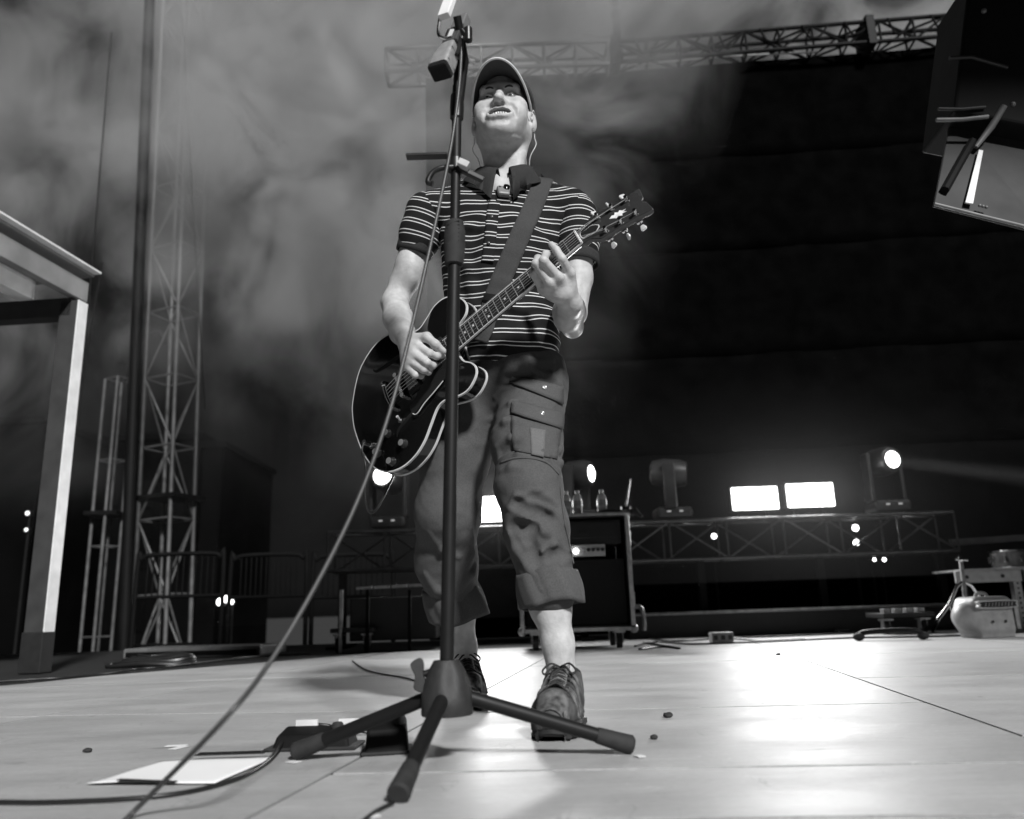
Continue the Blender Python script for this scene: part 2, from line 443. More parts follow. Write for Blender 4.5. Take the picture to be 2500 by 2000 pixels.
# black sub-deck that carries the sheets and runs on at the back
sub = MB().box((0.5, 3.2, -0.6), (14.5, 9.2, 1.192)).build('stage_deck', mat('deck_black', 0.012, 0.8, var=0.4, scale=6), None)
tag(sub, None, None, kind='structure')
stage = thing('stage_floor', None, None); stage['kind'] = 'structure'
U0 = -0.5437
def sheet(pts):
    pts = np.array(pts); c_ = pts.mean(0); eu, ev_ = uv(1, 0), uv(0, 1); q = [p + eu * 0.004 * np.sign((c_ - p) @ eu) + ev_ * 0.0075 * np.sign((c_ - p) @ ev_) for p in pts]
    MB().prism([tuple(p) for p in q], -0.003, 0.0).build('floor_sheet', M_FLOOR, stage)
LEFTB = [fl(-300, 1700), fl(0, 1676), fl(300, 1645), fl(450, 1624), fl(620, 1603)]
lbx = [p[0] for p in LEFTB]; lby = [p[1] for p in LEFTB]
for ci in range(-5, 6):
    u0, u1 = U0 + 1.22 * ci, U0 + 1.22 * (ci + 1)
    if ci == 0: vs = [-1.4, 0.4, 1.1, 1.42, 2.2, 3.86, 5.1, 6.6]
    elif ci == 1: vs = [-1.4, 0.62, 1.72, 2.94, 4.16, 5.38, 6.5]
    else:
        o_ = {-1: 2.24, -2: 1.0, -3: 1.9}.get(ci, 1.5); vs = [v for v in (o_ - 2.44, o_ - 1.22, o_, o_ + 1.22, o_ + 2.44, o_ + 3.66, o_ + 4.6) if -2.2 < v < 6.7]
    for a, b in zip(vs[:-1], vs[1:]):
        P4 = [uv(u0, a), uv(u1, a), uv(u1, b), uv(u0, b)]
        if ci == 0: P4 = [uv(u0, a - 0.035), uv(u1, a + 0.05), uv(u1, b + 0.05), uv(u0, b - 0.035)]
        if ci == 1: P4 = [uv(u0, a), uv(u1, a), uv(u1, b), uv(u0, b)]
        if ci <= -1:
            lim = lambda p: min(p[1], float(np.interp(p[0], lbx, lby)) if p[0] > lbx[0] else lby[0])
            if all(p[1] > lim(p) + 1e-6 for p in P4): continue
            P4 = [np.array([p[0], lim(p)]) for p in P4]
            if (P4[3][1] - P4[0][1]) < 0.05 or (P4[2][1] - P4[1][1]) < 0.05: continue
        sheet(P4)

# added unseen cloth over the stage front, blocks the key light from the back line
vl = thing('added_light_blocker', 'added black cloth, unseen above the front edge of the stage, shading the back line', 'light blocker', (0, 0, 0))
G = np.array([[[x, -0.5 + 0.03 * math.sin(x * 5), z] for x in np.linspace(0.2, 12, 60)] for z in np.linspace(6.6, 4.02, 8)])
MB().grid(G, np.broadcast_to(np.array([0, 0.004, 0]), G.shape)).build('blocker_cloth', mat('blocker_cloth', 0.02, 0.95, var=0.3, scale=4), vl, 'all')
MB().cyl((0.1, -0.5, 6.65), (12.1, -0.5, 6.65), 0.05, n=12).build('top_pipe', mat('pipe_black', 0.02, 0.5), vl, True)
for x_ in (8.0, 11.9): MB().cyl((x_, -0.5, -1.3), (x_, -0.5, 6.7), 0.05, n=12).build('blocker_post', mat('pipe_black', 0.02, 0.5), vl, True)
# ---------------------------------------------------------------- shelter at the left edge of the stage
M_DARK_SHADE = mat('steel_dark_and_post_shade', 0.045, 0.7, var=0.2, scale=8, spec=0.2); M_WHITE_LIT = mat('steel_white_and_post_light', 0.7, 0.55, var=0.12, scale=10)  # the post's shaded front and lit side are put into these two colours
M_ALU = mat('aluminium', 0.42, 0.45, 0.6, var=0.15, scale=20); M_ROOF = mat('roof_sheet', 0.16, 0.6, var=0.2, scale=6)
pb = fl(94, 1645)
sh = thing('shelter', 'pale roofed shelter with one square post at the left edge of the stage', 'shelter', pb, -FA)
MB().box((-0.068, 0.05, 1.09), (0.12, 0.08, 2.18)).build('post', M_DARK_SHADE, sh, bevel=0.004)  # dark colour stands in for the unlit front face
MB().box((-0.004, 0.05, 1.16), (0.007, 0.086, 2.04)).build('post_lit_side', M_WHITE_LIT, sh, bevel=0.002)  # white panel paints the light on the post's right face
MB().box((-0.066, 0.05, 0.11), (0.136, 0.098, 0.22)).build('post_foot', mat('foot_wrap', 0.012, 0.8, var=0.3), sh, bevel=0.006)
MB().box((-1.72, -2.45, 2.36), (3.4, 5.2, 0.05), rotm('Y', -0.03)).build('roof', M_ROOF, sh, bevel=0.006)
MB().bar((0.0, 0.15, 2.41), (0.0, -5.0, 2.41), 0.05, 0.012).build('roof_edge', M_WHITE_LIT, sh)
MB().bar((-0.06, 0.12, 2.27), (-0.06, -5.0, 2.27), 0.06, 0.13).build('eaves_beam', mat('beam_grey', 0.22, 0.6, var=0.2, scale=6), sh, bevel=0.004)
MB().bar((-0.22, -0.15, 2.19), (-0.22, -5.0, 2.19), 0.1, 0.12).build('inner_beam', M_WHITE_LIT, sh, bevel=0.004)
MB().bar((-0.05, 0.06, 2.14), (-3.2, 0.06, 2.24), 0.1, 0.12).build('cross_beam', M_DARK_SHADE, sh, bevel=0.004)
MB().bar((-3.1, 0.1, 0.0), (-3.1, 0.1, 2.3), 0.16, 0.16).build('post', M_DARK_SHADE, sh)

# ---------------------------------------------------------------- lattice structures
def lattice(par, name, a, b, w_, d_, bays, rc, rd, m_, up=(0, 0, 1), zig=True):
    """four chords from a to b with rungs and diagonals; every chord and brace its own part"""
    a, b = np.array(a, float), np.array(b, float); ax_ = (b - a) / np.linalg.norm(b - a); u = np.array(up, float); u = u - ax_ * (u @ ax_); u /= np.linalg.norm(u); s_ = np.cross(ax_, u)
    cn = [(-w_ / 2, -d_ / 2), (w_ / 2, -d_ / 2), (w_ / 2, d_ / 2), (-w_ / 2, d_ / 2)]
    P_ = lambda t, k: a + (b - a) * t + s_ * cn[k % 4][0] + u * cn[k % 4][1]
    for k_ in range(4): MB().cyl(P_(0, k_), P_(1, k_), rc, n=10).build('chord', m_, par, True)
    for i in range(bays + 1):
        for k_ in range(4): MB().cyl(P_(i / bays, k_), P_(i / bays, k_ + 1), rd, n=6).build('rung', m_, par, True)
        if i < bays and zig:
            for k_ in range(4):
                q0, q1 = (i, i + 1) if (i + k_) % 2 == 0 else (i + 1, i)
                MB().cyl(P_(q0 / bays, k_), P_(q1 / bays, k_ + 1), rd, n=6).build('diagonal', m_, par, True)
M_TRB = mat('black_truss', 0.005, 0.6, 0.0, var=0.3, scale=5, spec=0.15)
tb = at(395, 1500, 10.2); tb[2] = -1.3
tw = thing('lattice_tower', 'tall aluminium lattice tower rising into the smoke on the left', 'tower', tb)
lattice(tw, 't', (0.06, 0, 0), (-0.3, 0, 11.2), 0.5, 0.42, 12, 0.026, 0.013, mat('weathered_alloy', 0.14, 0.5, 0.4, var=0.25, scale=9), up=(0.35, 1, 0))
for z in (1.2, 3.02): MB().box((0.01, 0, z + 0.06), (0.62, 0.56, 0.05), rotm('Z', -0.34)).build('clamp_plate', M_TRB, tw)
tb2 = at(246, 1440, 12.5); tb2[2] = -1.3
tw2 = thing('lattice_mast', 'short narrow four tube mast left of the tall lattice tower', 'mast', tb2)
lattice(tw2, 't', (0, 0, 0), (0, 0, 5.4), 0.3, 0.3, 4, 0.024, 0.012, mat('weathered_alloy', 0.14), up=(0.5, 1, 0), zig=False)
MB().box((0, 0, 3.2), (0.5, 0.5, 0.06)).build('clamp_plate', M_TRB, tw2)
for i, (x, z0, z1) in enumerate(((0.08, 5.4, 7.4), (0.3, 5.4, 6.0))):
    MB().cyl((x, 0, z0 - 0.1), (x, 0, z1), 0.02, n=8).build('aerial_rod', M_TRB, tw2, True)
MB().box((0.1, 0, 5.9), (0.3, 0.2, 0.5)).build('aerial_box', M_TRB, tw2, bevel=0.03)
MB().tube(spline([(0.3, 0, 5.9), (0.42, 0, 6.15), (0.6, 0, 6.2), (0.68, 0, 6.0)], 5), 0.03, 8).build('aerial_hook', M_TRB, tw2, True)
p0_, p1_ = at(322, 1080, 8.4), at(368, -60, 8.4)
b0_ = p0_ + (p1_ - p0_) * ((-1.3 - p0_[2]) / (p1_[2] - p0_[2]))
pm = thing('dark_pole', 'thick dark pole standing between the lattice towers in the smoke', 'pole', b0_)
MB().tube([(0, 0, 0), p1_ - b0_], 0.06, 16).build('shaft', M_TRB, pm, True)
MB().lathe([(0.2, 0), (0.2, 0.06), (0.1, 0.1), (0.09, 0.4), (0.001, 0.4)], n=16).build('base_flange', M_TRB, pm, True)
for k_, (a, b) in enumerate((((272, 80, 8.5), (192, 1040, 8.5)), ((250, 640, 8.3), (205, 900, 8.3)), ((445, 40, 9.0), (500, 1000, 9.0)))):
    tag(MB().tube([at(*a), at(*b)], 0.009, 6).build('guy_wire', M_TRB, None), ['thin dark wire left of the dark pole', 'short dark wire end near the shelter roof', 'thin wire right of the tall lattice tower'][k_], 'wire', 'guy wires at the towers')
# tree-dark blocks of the town beyond
M_BLD = mat('night_facade', 0.003, 0.95, var=0.3, scale=0.4, spec=0.0); M_PANE = mat('dark_pane', 0.002, 0.3, var=0, spec=0.2)
def house(x0, x1, ytop, Y, label):
    a, b = at(x0, ytop, Y), at(x1, ytop, Y); w_ = b[0] - a[0]; h = a[2] + 1.3
    t = thing('building', label, 'building', ((a[0] + b[0]) / 2, Y + 4, -1.3), 0, 'dark buildings beyond the stage')
    MB().box((0, 0, h / 2), (w_, 8, h)).build('wall', M_BLD, t)
    MB().box((0, 0, h + 0.15), (w_ + 0.3, 8.3, 0.3)).build('parapet', M_BLD, t)
    for i in range(int(w_ / 2.4)):
        for j in range(int(h / 3)):
            f_ = MB().box((-w_ / 2 + 1.2 + i * 2.4, -4.02, 1.8 + j * 3), (1.2, 0.08, 1.5)).build('window', M_BLD, t)
            MB().box((-w_ / 2 + 1.2 + i * 2.4, -4.07, 1.8 + j * 3), (1.0, 0.03, 1.3)).build('pane', M_PANE, f_)
house(-120, 108, 1040, 34, 'dark building behind the shelter post')
house(186, 490, 1082, 40, 'wide dark building behind the lattice towers')
house(498, 546, 1095, 38, 'narrow dark building right of the lattice tower')

# ---------------------------------------------------------------- back truss, drape, hoist
TY = 7.2
zc = at(1510, 143, TY)[2]
XA = at(1500, 143, TY)[0]
def depth_for(x, y, z):
    d = ray(x, y); return d[1] * (z - CAMZ) / d[2]
YB = depth_for(2400, 72, zc); XB = at(2400, 72, YB)[0]
tY = lambda x: TY + (YB - TY) * (x - XA) / (XB - XA) if x > XA else TY
rt = thing('roof_truss', 'long black box truss hanging high above the back of the stage', 'truss', (0, 0, 0))
XE = XB + 1.6
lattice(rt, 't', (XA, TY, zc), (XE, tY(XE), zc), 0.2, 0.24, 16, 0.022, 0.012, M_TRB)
for f_ in (0.0, 0.48, 0.97):
    x_ = XA + (XE - XA) * f_; MB().box((x_, tY(x_), zc), (0.08, 0.3, 0.33)).build('splice_plate', M_TRB, rt)
MB().tube([at(1530, 160, TY - 0.05), at(1760, 138, tY(2.2) - 0.05), at(2000, 127, tY(3.1) - 0.05)], 0.009, 8).build('pale_conduit', M_ALU, rt, True)
for k_ in range(14):
    x_ = XA + 0.2 + k_ * 0.42; y_ = tY(x_) - 0.13; p_ = [(x_, y_, zc + 0.12), (x_ + 0.06, y_, zc - 0.02 - 0.1 * random.random()), (x_ + 0.16, y_, zc - 0.04 * random.random()), (x_ + 0.26, y_, zc + 0.11)]
    MB().tube(spline(p_, 5), 0.011, 6).build('looped_cable', M_TRB, rt, True)
lt_ = thing('side_truss', 'pale box truss fading into the smoke left of the hoist', 'truss', (0, 0, 0))
xa_ = at(945, 175, TY)[0]
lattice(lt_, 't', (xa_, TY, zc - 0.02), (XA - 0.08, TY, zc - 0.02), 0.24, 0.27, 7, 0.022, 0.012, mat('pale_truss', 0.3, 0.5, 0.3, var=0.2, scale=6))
hx = at(1508, 100, TY)[0]
ho_ = thing('chain_hoist', 'black chain hoist hanging above the left end of the black truss', 'hoist', (hx, TY, zc + 0.12))
MB().cyl((0, 0, -0.15), (0, 0, 0.35), 0.05, 0.035, 12).build('motor', M_TRB, ho_, True)
MB().ball((0, 0, 0.42), (0.05, 0.05, 0.06), 12).build('hook_block', M_TRB, ho_, True)
MB().ball((0, 0, 0.6), (0.04, 0.04, 0.07), 12).build('hook', M_TRB, ho_, True)
MB().cyl((0, 0, 0.3), (-0.02, 0, 3.2), 0.012, n=6).build('chain', M_TRB, ho_, True)
# black drape sewn from strips
M_DRAPE = mat('black_drape', 0.0018, 0.95, var=0.35, scale=5, bump=0.2, bscale=30, spec=0.0)
dr = thing('backdrop', 'large black fabric backdrop hanging under the truss', 'backdrop', (0, 0, 0))
x0_, x1_ = at(1040, 300, TY + 0.05)[0], 9.0
zs = [zc - 0.13, at(2000, 362, tY(3))[2], at(2000, 590, tY(3))[2], at(2000, 850, tY(3))[2], at(2000, 1090, tY(3))[2], 0.02]
for i in range(5):
    xs = np.linspace(x0_, x1_, 90); vv = np.linspace(0, 1, 9)
    G = np.array([[[x, tY(x) + 0.05 + 0.004 * math.sin(x * 2.1 + i) + 0.003 * math.sin(x * 6.7 + 2 * i) - 0.003 * math.exp(-((v - 0.99) * 25) ** 2), zs[i] + (zs[i + 1] - zs[i]) * v + (0.004 if v < 1 else -0.004)] for x in xs] for v in vv])
    MB().grid(G, np.broadcast_to(np.array([0, 0.004, 0]), G.shape)).build('cloth_strip', M_DRAPE, dr, 'all')
# loop of cable and bar high in the smoke
lp_ = [at(x, y, 10.3) for x, y in ((505, 60), (540, 100), (590, 128), (650, 140), (700, 135), (745, 112), (790, 80), (835, 22))]
lo = thing('cable_loop', 'dark loop of cable hanging from a bar high in the smoke', 'cable loop', lp_[3])
MB().tube(spline([p - lp_[3] for p in lp_], 6), 0.035, 8).build('cable', M_TRB, lo, True)
MB().bar(at(768, 98, 10.25) - lp_[3], at(832, 24, 10.25) - lp_[3], 0.1, 0.1).build('bar', M_TRB, lo, bevel=0.01)
MB().tube([at(700, 45, 10.25) - lp_[3], at(770, 80, 10.25) - lp_[3], at(850, 112, 10.25) - lp_[3]], 0.028, 8).build('cross_bar', M_TRB, lo, True)
MB().ball(at(600, 55, 10.3) - lp_[3], (0.09, 0.06, 0.07), 8).build('pulley', M_TRB, lo)
MB().cyl(at(600, 55, 10.3) - lp_[3], at(612, -60, 10.3) - lp_[3], 0.012, n=6).build('hanger', M_TRB, lo)

# ---------------------------------------------------------------- stage lamp hanging near the camera at the upper right
LY = 2.45
lc = at(2400, 300, LY)
fx = thing('hanging_lamp', 'dark stage lamp with a pale barn door hanging at the upper right corner', 'stage lamp', lc)
L_ = lambda x, y, dy=0.0: at(x, y, LY + dy) - lc
M_FIX = mat('fixture_black', 0.008, 0.7, var=0.2, scale=12, spec=0.15); M_DOOR = mat('barn_door_grey', 0.03, 0.5, 0.2, var=0.25, scale=7); M_EDGE = mat('worn_edge', 0.16, 0.5, 0.2, var=0.2)
def slab(par, name, quad, th, m_, dys=(0, 0, 0, 0), bevel=0.003):
    q = np.array([L_(x, y, d) for (x, y), d in zip(quad, dys)]); n_ = np.cross(q[1] - q[0], q[3] - q[0]); n_ /= np.linalg.norm(n_)
    if n_[1] < 0: n_ = -n_
    MB().add(np.concatenate([q, q + n_ * th]), [[0, 1, 2, 3], [7, 6, 5, 4], [0, 4, 5, 1], [1, 5, 6, 2], [2, 6, 7, 3], [3, 7, 4, 0]]).build(name, m_, par, bevel=bevel)
slab(fx, 'lamp_housing', [(2368, -60), (2640, -40), (2640, 330), (2330, 270)], 0.24, M_FIX, (0.05, 0.05, 0.0, 0.0), 0.01)
slab(fx, 'barn_door', [(2322, 285), (2560, 330), (2560, 572), (2280, 500)], 0.012, M_DOOR, (0.1, 0.1, -0.05, -0.05))
MB().tube([L_(2281, 498, -0.05), L_(2400, 528, -0.055), L_(2490, 550, -0.06), L_(2560, 570, -0.06)], 0.006, 10).build('door_lip', M_EDGE, fx, True)
slab(fx, 'door_reflection', [(2390, 365), (2401, 367), (2376, 497), (2357, 494)], 0.006, mat('painted_reflection', 0.8, 0.4, var=0.1), (0.03, 0.03, -0.06, -0.06), 0.001)  # pale strip paints a light reflection on the door
for k_ in range(3): MB().ball(L_(2392 + 8 * k_, 502 + 2 * k_, -0.062), 0.0055, 10).build('rivet', M_EDGE, fx, True)
MB().tube([L_(2286, 293, -0.012), L_(2350, 292, -0.012), L_(2412, 285, -0.012)], 0.0075, 10).build('clamp_bar', M_EDGE, fx, True)
MB().tube([L_(2290, 266, -0.01), L_(2350, 267, -0.008), L_(2405, 262, -0.006)], 0.006, 10).build('clamp_bar', M_DOOR, fx, True)
MB().tube([L_(2318, 142, 0.015), L_(2372, 140, 0.015), L_(2460, 165, 0.012)], 0.0075, 10).build('clamp_bar', M_DOOR, fx, True)
MB().tube([L_(2452, 258, -0.015), L_(2420, 310, 0.02), L_(2382, 360, 0.03)], [0.011, 0.0125, 0.008], 10).build('yoke_arm', M_EDGE, fx, True)
MB().tube(spline([L_(2374, 345, 0.035), L_(2345, 395, 0.008), L_(2320, 440, -0.022), L_(2306, 465, -0.04)], 4), 0.015, 8).build('cable', M_FIX, fx, True)
for x, y in ((2473, 255), (2402, 27)): MB().ball(L_(x, y, 0.005), 0.0095, 10).build('bolt', M_EDGE, fx, True)
MB().cyl(L_(2480, -50), L_(2480, -500), 0.025, n=10).build('drop_pipe', M_FIX, fx, True)

# ---------------------------------------------------------------- smoke
def smoke(name, c_, size, mask, scale, label):
    o = MB().box(c_, size).build(name, None)
    M = bpy.data.materials.new('stage_smoke'); M.use_nodes = True; n = M.node_tree.nodes; l = M.node_tree.links; n.remove(n['Principled BSDF'])
    pv = n.new('ShaderNodeVolumePrincipled'); pv.inputs['Color'].default_value = (0.93, 0.93, 0.93, 1); pv.inputs['Anisotropy'].default_value = 0.0
    l.new(pv.outputs[0], n['Material Output'].inputs['Volume'])
    g = n.new('ShaderNodeNewGeometry'); mp = n.new('ShaderNodeMapping'); mp.inputs['Scale'].default_value = (1, 0.9, 0.95); mp.inputs['Location'].default_value = (3.1, 1.7, 0.4); l.new(g.outputs['Position'], mp.inputs[0])
    def rng(src, a, b, c, d, smooth=True):
        r = n.new('ShaderNodeMapRange'); r.interpolation_type = 'SMOOTHSTEP' if smooth else 'LINEAR'
        for i, v in enumerate((a, b, c, d)): r.inputs[i + 1].default_value = v
        l.new(src, r.inputs[0]); return r.outputs[0]
    def mm(op, a, b):
        k = n.new('ShaderNodeMath'); k.operation = op
        for i, v in enumerate((a, b)):
            if isinstance(v, (int, float)): k.inputs[i].default_value = v
            else: l.new(v, k.inputs[i])
        return k.outputs[0]
    def tex(sc, det, ro, dist):
        t = n.new('ShaderNodeTexNoise'); t.inputs['Scale'].default_value = sc; t.inputs['Detail'].default_value = det; t.inputs['Roughness'].default_value = ro; t.inputs['Distortion'].default_value = dist; l.new(mp.outputs[0], t.inputs['Vector']); return t.outputs['Fac']
    sx = n.new('ShaderNodeSeparateXYZ'); l.new(g.outputs['Position'], sx.inputs[0])
    bil = mm('MULTIPLY', rng(tex(scale, 6, 0.62, 0.9), 0.42, 0.61, 0.02, 2.0, False), rng(tex(scale * 0.36, 2, 0.5, 0.3), 0.38, 0.60, 0.25, 1.7))
    l.new(mm('MULTIPLY', bil, mask(sx.outputs[0], sx.outputs[2], rng, mm)), pv.inputs['Density'])
    o.data.materials.append(M); tag(o, label, 'smoke', kind='stuff'); return o
def mask_a(x, z, rng, mm):
    mx = mm('MULTIPLY', rng(mm('SUBTRACT', x, mm('MULTIPLY', mm('SUBTRACT', z, 4.0), 0.35)), -1.4, 2.0, 1.0, 0.0), rng(x, -3.2, -1.2, 0.1, 1.0))
    return mm('MULTIPLY', mm('MULTIPLY', mx, rng(z, 1.0, 6.0, 0.02, 1.0)), 2.1)
def mask_b(x, z, rng, mm):
    left = mm('MULTIPLY', rng(x, -0.5, 3.0, 1.0, 0.2), rng(x, -4.8, -2.2, 0.24, 1.0))
    return mm('MULTIPLY', mm('MULTIPLY', left, rng(z, 1.0, 7.0, 0.0, 1.0)), 1.4)
smoke('smoke', (-0.3, 6.45, 3.9), (6.6, 0.8, 7.4), mask_a, 0.95, 'grey stage smoke drifting behind the head of the man')
smoke('smoke_bank', (2.5, 9.2, 6.6), (25.0, 1.3, 15.0), mask_b, 0.66, 'bank of grey smoke behind the lattice towers and above the truss')
# ================================================================ the guitarist
M_SKIN = mat('skin', 0.44, 0.48, var=0.16, scale=42, bump=0.12, bscale=150, spec=0.3)
M_LIP = mat('lip_skin', 0.24, 0.4, var=0.1, scale=90)
M_HAIR = mat('short_hair', 0.045, 0.6, var=0.5, scale=400, bump=0.8, bscale=600)
M_DENIM = mat('cargo_cotton', 0.08, 0.85, var=0.16, scale=260, bump=0.25, bscale=900, spec=0.2)
M_CAP = mat('cap_cloth', 0.06, 0.85, var=0.2, scale=300, bump=0.2, bscale=800, spec=0.2)
M_CAPEDGE = mat('cap_trim', 0.62, 0.8, var=0.1, scale=200)
M_COLLAR = mat('ribbed_collar', 0.035, 0.9, var=0.2, scale=300, bump=0.3, bscale=900, spec=0.2)

def striped():
    M = bpy.data.materials.new('striped_jersey'); M.use_nodes = True
    n = M.node_tree.nodes; l = M.node_tree.links; p = n['Principled BSDF']; p.inputs['Roughness'].default_value = 0.9; p.inputs['Specular IOR Level'].default_value = 0.2
    at_ = n.new('ShaderNodeAttribute'); at_.attribute_name = 'stripe'
    def mth(op, a, b=None):
        k = n.new('ShaderNodeMath'); k.operation = op
        for i, v in enumerate((a, b)):
            if v is None: continue
            if isinstance(v, (int, float)): k.inputs[i].default_value = v
            else: l.new(v, k.inputs[i])
        return k.outputs[0]
    per = 0.0355
    fr = mth('MODULO', mth('ADD', at_.outputs['Fac'], per * 100), per)
    a = mth('LESS_THAN', mth('ABSOLUTE', mth('SUBTRACT', fr, 0.008)), 0.00125)
    b = mth('LESS_THAN', mth('ABSOLUTE', mth('SUBTRACT', fr, 0.0185)), 0.00125)
    f = mth('MAXIMUM', a, b)
    mid = mth('LESS_THAN', mth('ABSOLUTE', mth('SUBTRACT', fr, 0.01325)), 0.005)
    tc = n.new('ShaderNodeTexCoord'); t = n.new('ShaderNodeTexNoise'); t.inputs['Scale'].default_value = 500
    l.new(tc.outputs['Object'], t.inputs[0])
    m0 = n.new('ShaderNodeMix'); m0.data_type = 'RGBA'; m0.inputs[6].default_value = (.013, .013, .013, 1); m0.inputs[7].default_value = (.026, .026, .026, 1); l.new(mid, m0.inputs[0])
    mx = n.new('ShaderNodeMix'); mx.data_type = 'RGBA'; mx.inputs[7].default_value = (.78, .78, .78, 1)
    l.new(f, mx.inputs[0]); l.new(m0.outputs[2], mx.inputs[6])
    mu = n.new('ShaderNodeMix'); mu.data_type = 'RGBA'; mu.blend_type = 'MULTIPLY'; mu.inputs[0].default_value = 0.25
    l.new(mx.outputs[2], mu.inputs[6]); l.new(t.outputs['Fac'], mu.inputs[7]); l.new(mu.outputs[2], p.inputs['Base Color'])
    bp = n.new('ShaderNodeBump'); bp.inputs['Strength'].default_value = 0.2; bp.inputs['Distance'].default_value = 0.003
    l.new(t.outputs['Fac'], bp.inputs['Height']); l.new(bp.outputs[0], p.inputs['Normal'])
    return M
M_STRIPE = striped()

MANLOC = (0.02, 2.15, 0.0)
# --- head frame
HO = at(1228, 288, 2.10)
_yaw, _tilt, HS = math.radians(-5), math.radians(4), 1.05
HF = np.array([math.sin(_yaw) * math.cos(_tilt), -math.cos(_yaw) * math.cos(_tilt), math.sin(_tilt)])
HX = np.array([math.cos(_yaw), math.sin(_yaw), 0.0]); HX = HX - HF * (HX @ HF); HX /= np.linalg.norm(HX)
HZ = np.cross(HF, -HX); HZ = HZ if HZ[2] > 0 else -HZ
HR = np.stack([HX, HF, HZ], 1)
def hp(x, y, z): return HO + HR @ (HS * np.array([x, y, z]))
NB = at(1235, 470, 2.17)

def skin_sdf():
    s = Soft()
    # torso core that joins everything under the clothes
    s.chain([at(1235, 500, 2.19), at(1235, 640, 2.2), at(1240, 900, 2.21)], [0.08, 0.09, 0.09], 0.03)
    s.chain([at(1050, 520, 2.18), at(1235, 500, 2.19), at(1400, 520, 2.18)], [0.045, 0.06, 0.045], 0.03)
    s.ell(at(1222, 480, 2.16), (0.11, 0.07, 0.07), k=0.04)
    # neck
    s.cone(hp(0, -0.035, -0.05), NB, 0.062, 0.068, 0.03)
    for sx in (-1, 1): s.cone(hp(sx * 0.06, -0.02, -0.055), NB + np.array([sx * 0.022, -0.07, -0.03]), 0.014, 0.011, 0.025)
    # skull, face, jaw
    s.ell(hp(0, -0.012, 0.045), (0.079, 0.102, 0.092), HR, 0.02)
    s.ell(hp(0, 0.028, -0.016), (0.069, 0.07, 0.084), HR, 0.03)
    for sx in (-1, 1):
        s.cone(hp(sx * 0.050, 0.0, -0.05), hp(sx * 0.02, 0.07, -0.092), 0.022, 0.021, 0.04)
        s.ell(hp(sx * 0.047, 0.064, -0.016), (0.026, 0.022, 0.021), HR, 0.03)
        s.ell(hp(sx * 0.043, 0.062, -0.048), (0.024, 0.022, 0.024), HR, 0.03)
    s.ell(hp(0, 0.083, -0.096), (0.023, 0.018, 0.016), HR, 0.022)
    s.cone(hp(-0.042, 0.078, 0.033), hp(0.042, 0.078, 0.033), 0.0145, 0.0145, 0.02)
    s.ell(hp(0, 0.07, -0.058), (0.042, 0.03, 0.034), HR, 0.03)
    HFw = HF
    def srf(x, z):
        p = hp(x, 0.15, z); o = s.near(p, 0.12)
        for _ in range(80):
            e = float(o.ev(p[None])[0])
            if e < 2e-4: break
            p = p - HFw * e * 0.9
        return p
    # eye sockets
    for sx in (-1, 1):
        s.ell(hp(sx * 0.0325, 0.101, 0.008), (0.0245, 0.0215, 0.0165), HR, 0.014, True)
    # nose
    s.cone(hp(0, 0.083, 0.026), hp(0, 0.112, -0.02), 0.0075, 0.0105, 0.016)
    s.ell(hp(0, 0.1165, -0.0245), (0.012, 0.0125, 0.0105), HR, 0.012)
    for sx in (-1, 1): s.ell(hp(sx * 0.0155, 0.0985, -0.028), (0.009, 0.0125, 0.009), HR, 0.009)
    for sx in (-1, 1): s.ell(hp(sx * 0.0085, 0.1045, -0.0355), (0.0048, 0.0075, 0.009), HR, 0.003, True)
    # smile folds
    for sx in (-1, 1):
        q = [srf(sx * x, z) for x, z in ((0.022, -0.027), (0.031, -0.036), (0.040, -0.05), (0.043, -0.068))]
        s.chain([v + HFw * 0.0005 for v in q], [0.003, 0.005, 0.0055, 0.003], 0.009, True)
    # open mouth with lips
    XS = np.array([-0.031, -0.022, -0.011, 0, 0.011, 0.022, 0.031])
    arc = lambda zc, sag: [srf(x, zc + sag * (x / 0.031) ** 2) for x in XS]
    mo, ul, ll, ch = arc(-0.0605, 0.0), arc(-0.0485, -0.0095), arc(-0.0745, 0.012), [srf(x, -0.0885) for x in (-0.018, 0, 0.018)]
    s.chain([v + HFw * 0.0 for v in ul], [0.0022, 0.004, 0.0048, 0.0044, 0.0048, 0.004, 0.0022], 0.006)
    s.chain([v - HFw * 0.003 for v in ll], [0.0025, 0.005, 0.0055, 0.0055, 0.0055, 0.005, 0.0025], 0.012)
    for dp in (0.003, -0.006, -0.014):
        s.chain([v + HFw * dp for v in mo], [0.0015, 0.0062, 0.0092, 0.0098, 0.0092, 0.0062, 0.0015], 0.003, True)
    s.chain([v + HFw * 0.003 for v in ch], [0.002, 0.0035, 0.002], 0.014, True)
    s.chain([srf(0, -0.036) + HFw * 0.002, srf(0, -0.045) + HFw * 0.002], [0.0025, 0.003], 0.006, True)
    # lids
    for sx in (-1, 1):
        s.chain([hp(sx * 0.0175, 0.079, 0.004), hp(sx * 0.024, 0.0862, 0.0098), hp(sx * 0.034, 0.0865, 0.0108), hp(sx * 0.0485, 0.074, 0.005)], [0.002, 0.0026, 0.003, 0.0024], 0.004)
        s.chain([hp(sx * 0.0175, 0.079, 0.003), hp(sx * 0.026, 0.084, -0.0025), hp(sx * 0.036, 0.083, -0.003), hp(sx * 0.0485, 0.074, 0.003)], [0.002, 0.0024, 0.0026, 0.0022], 0.005)
    s.mouth = mo
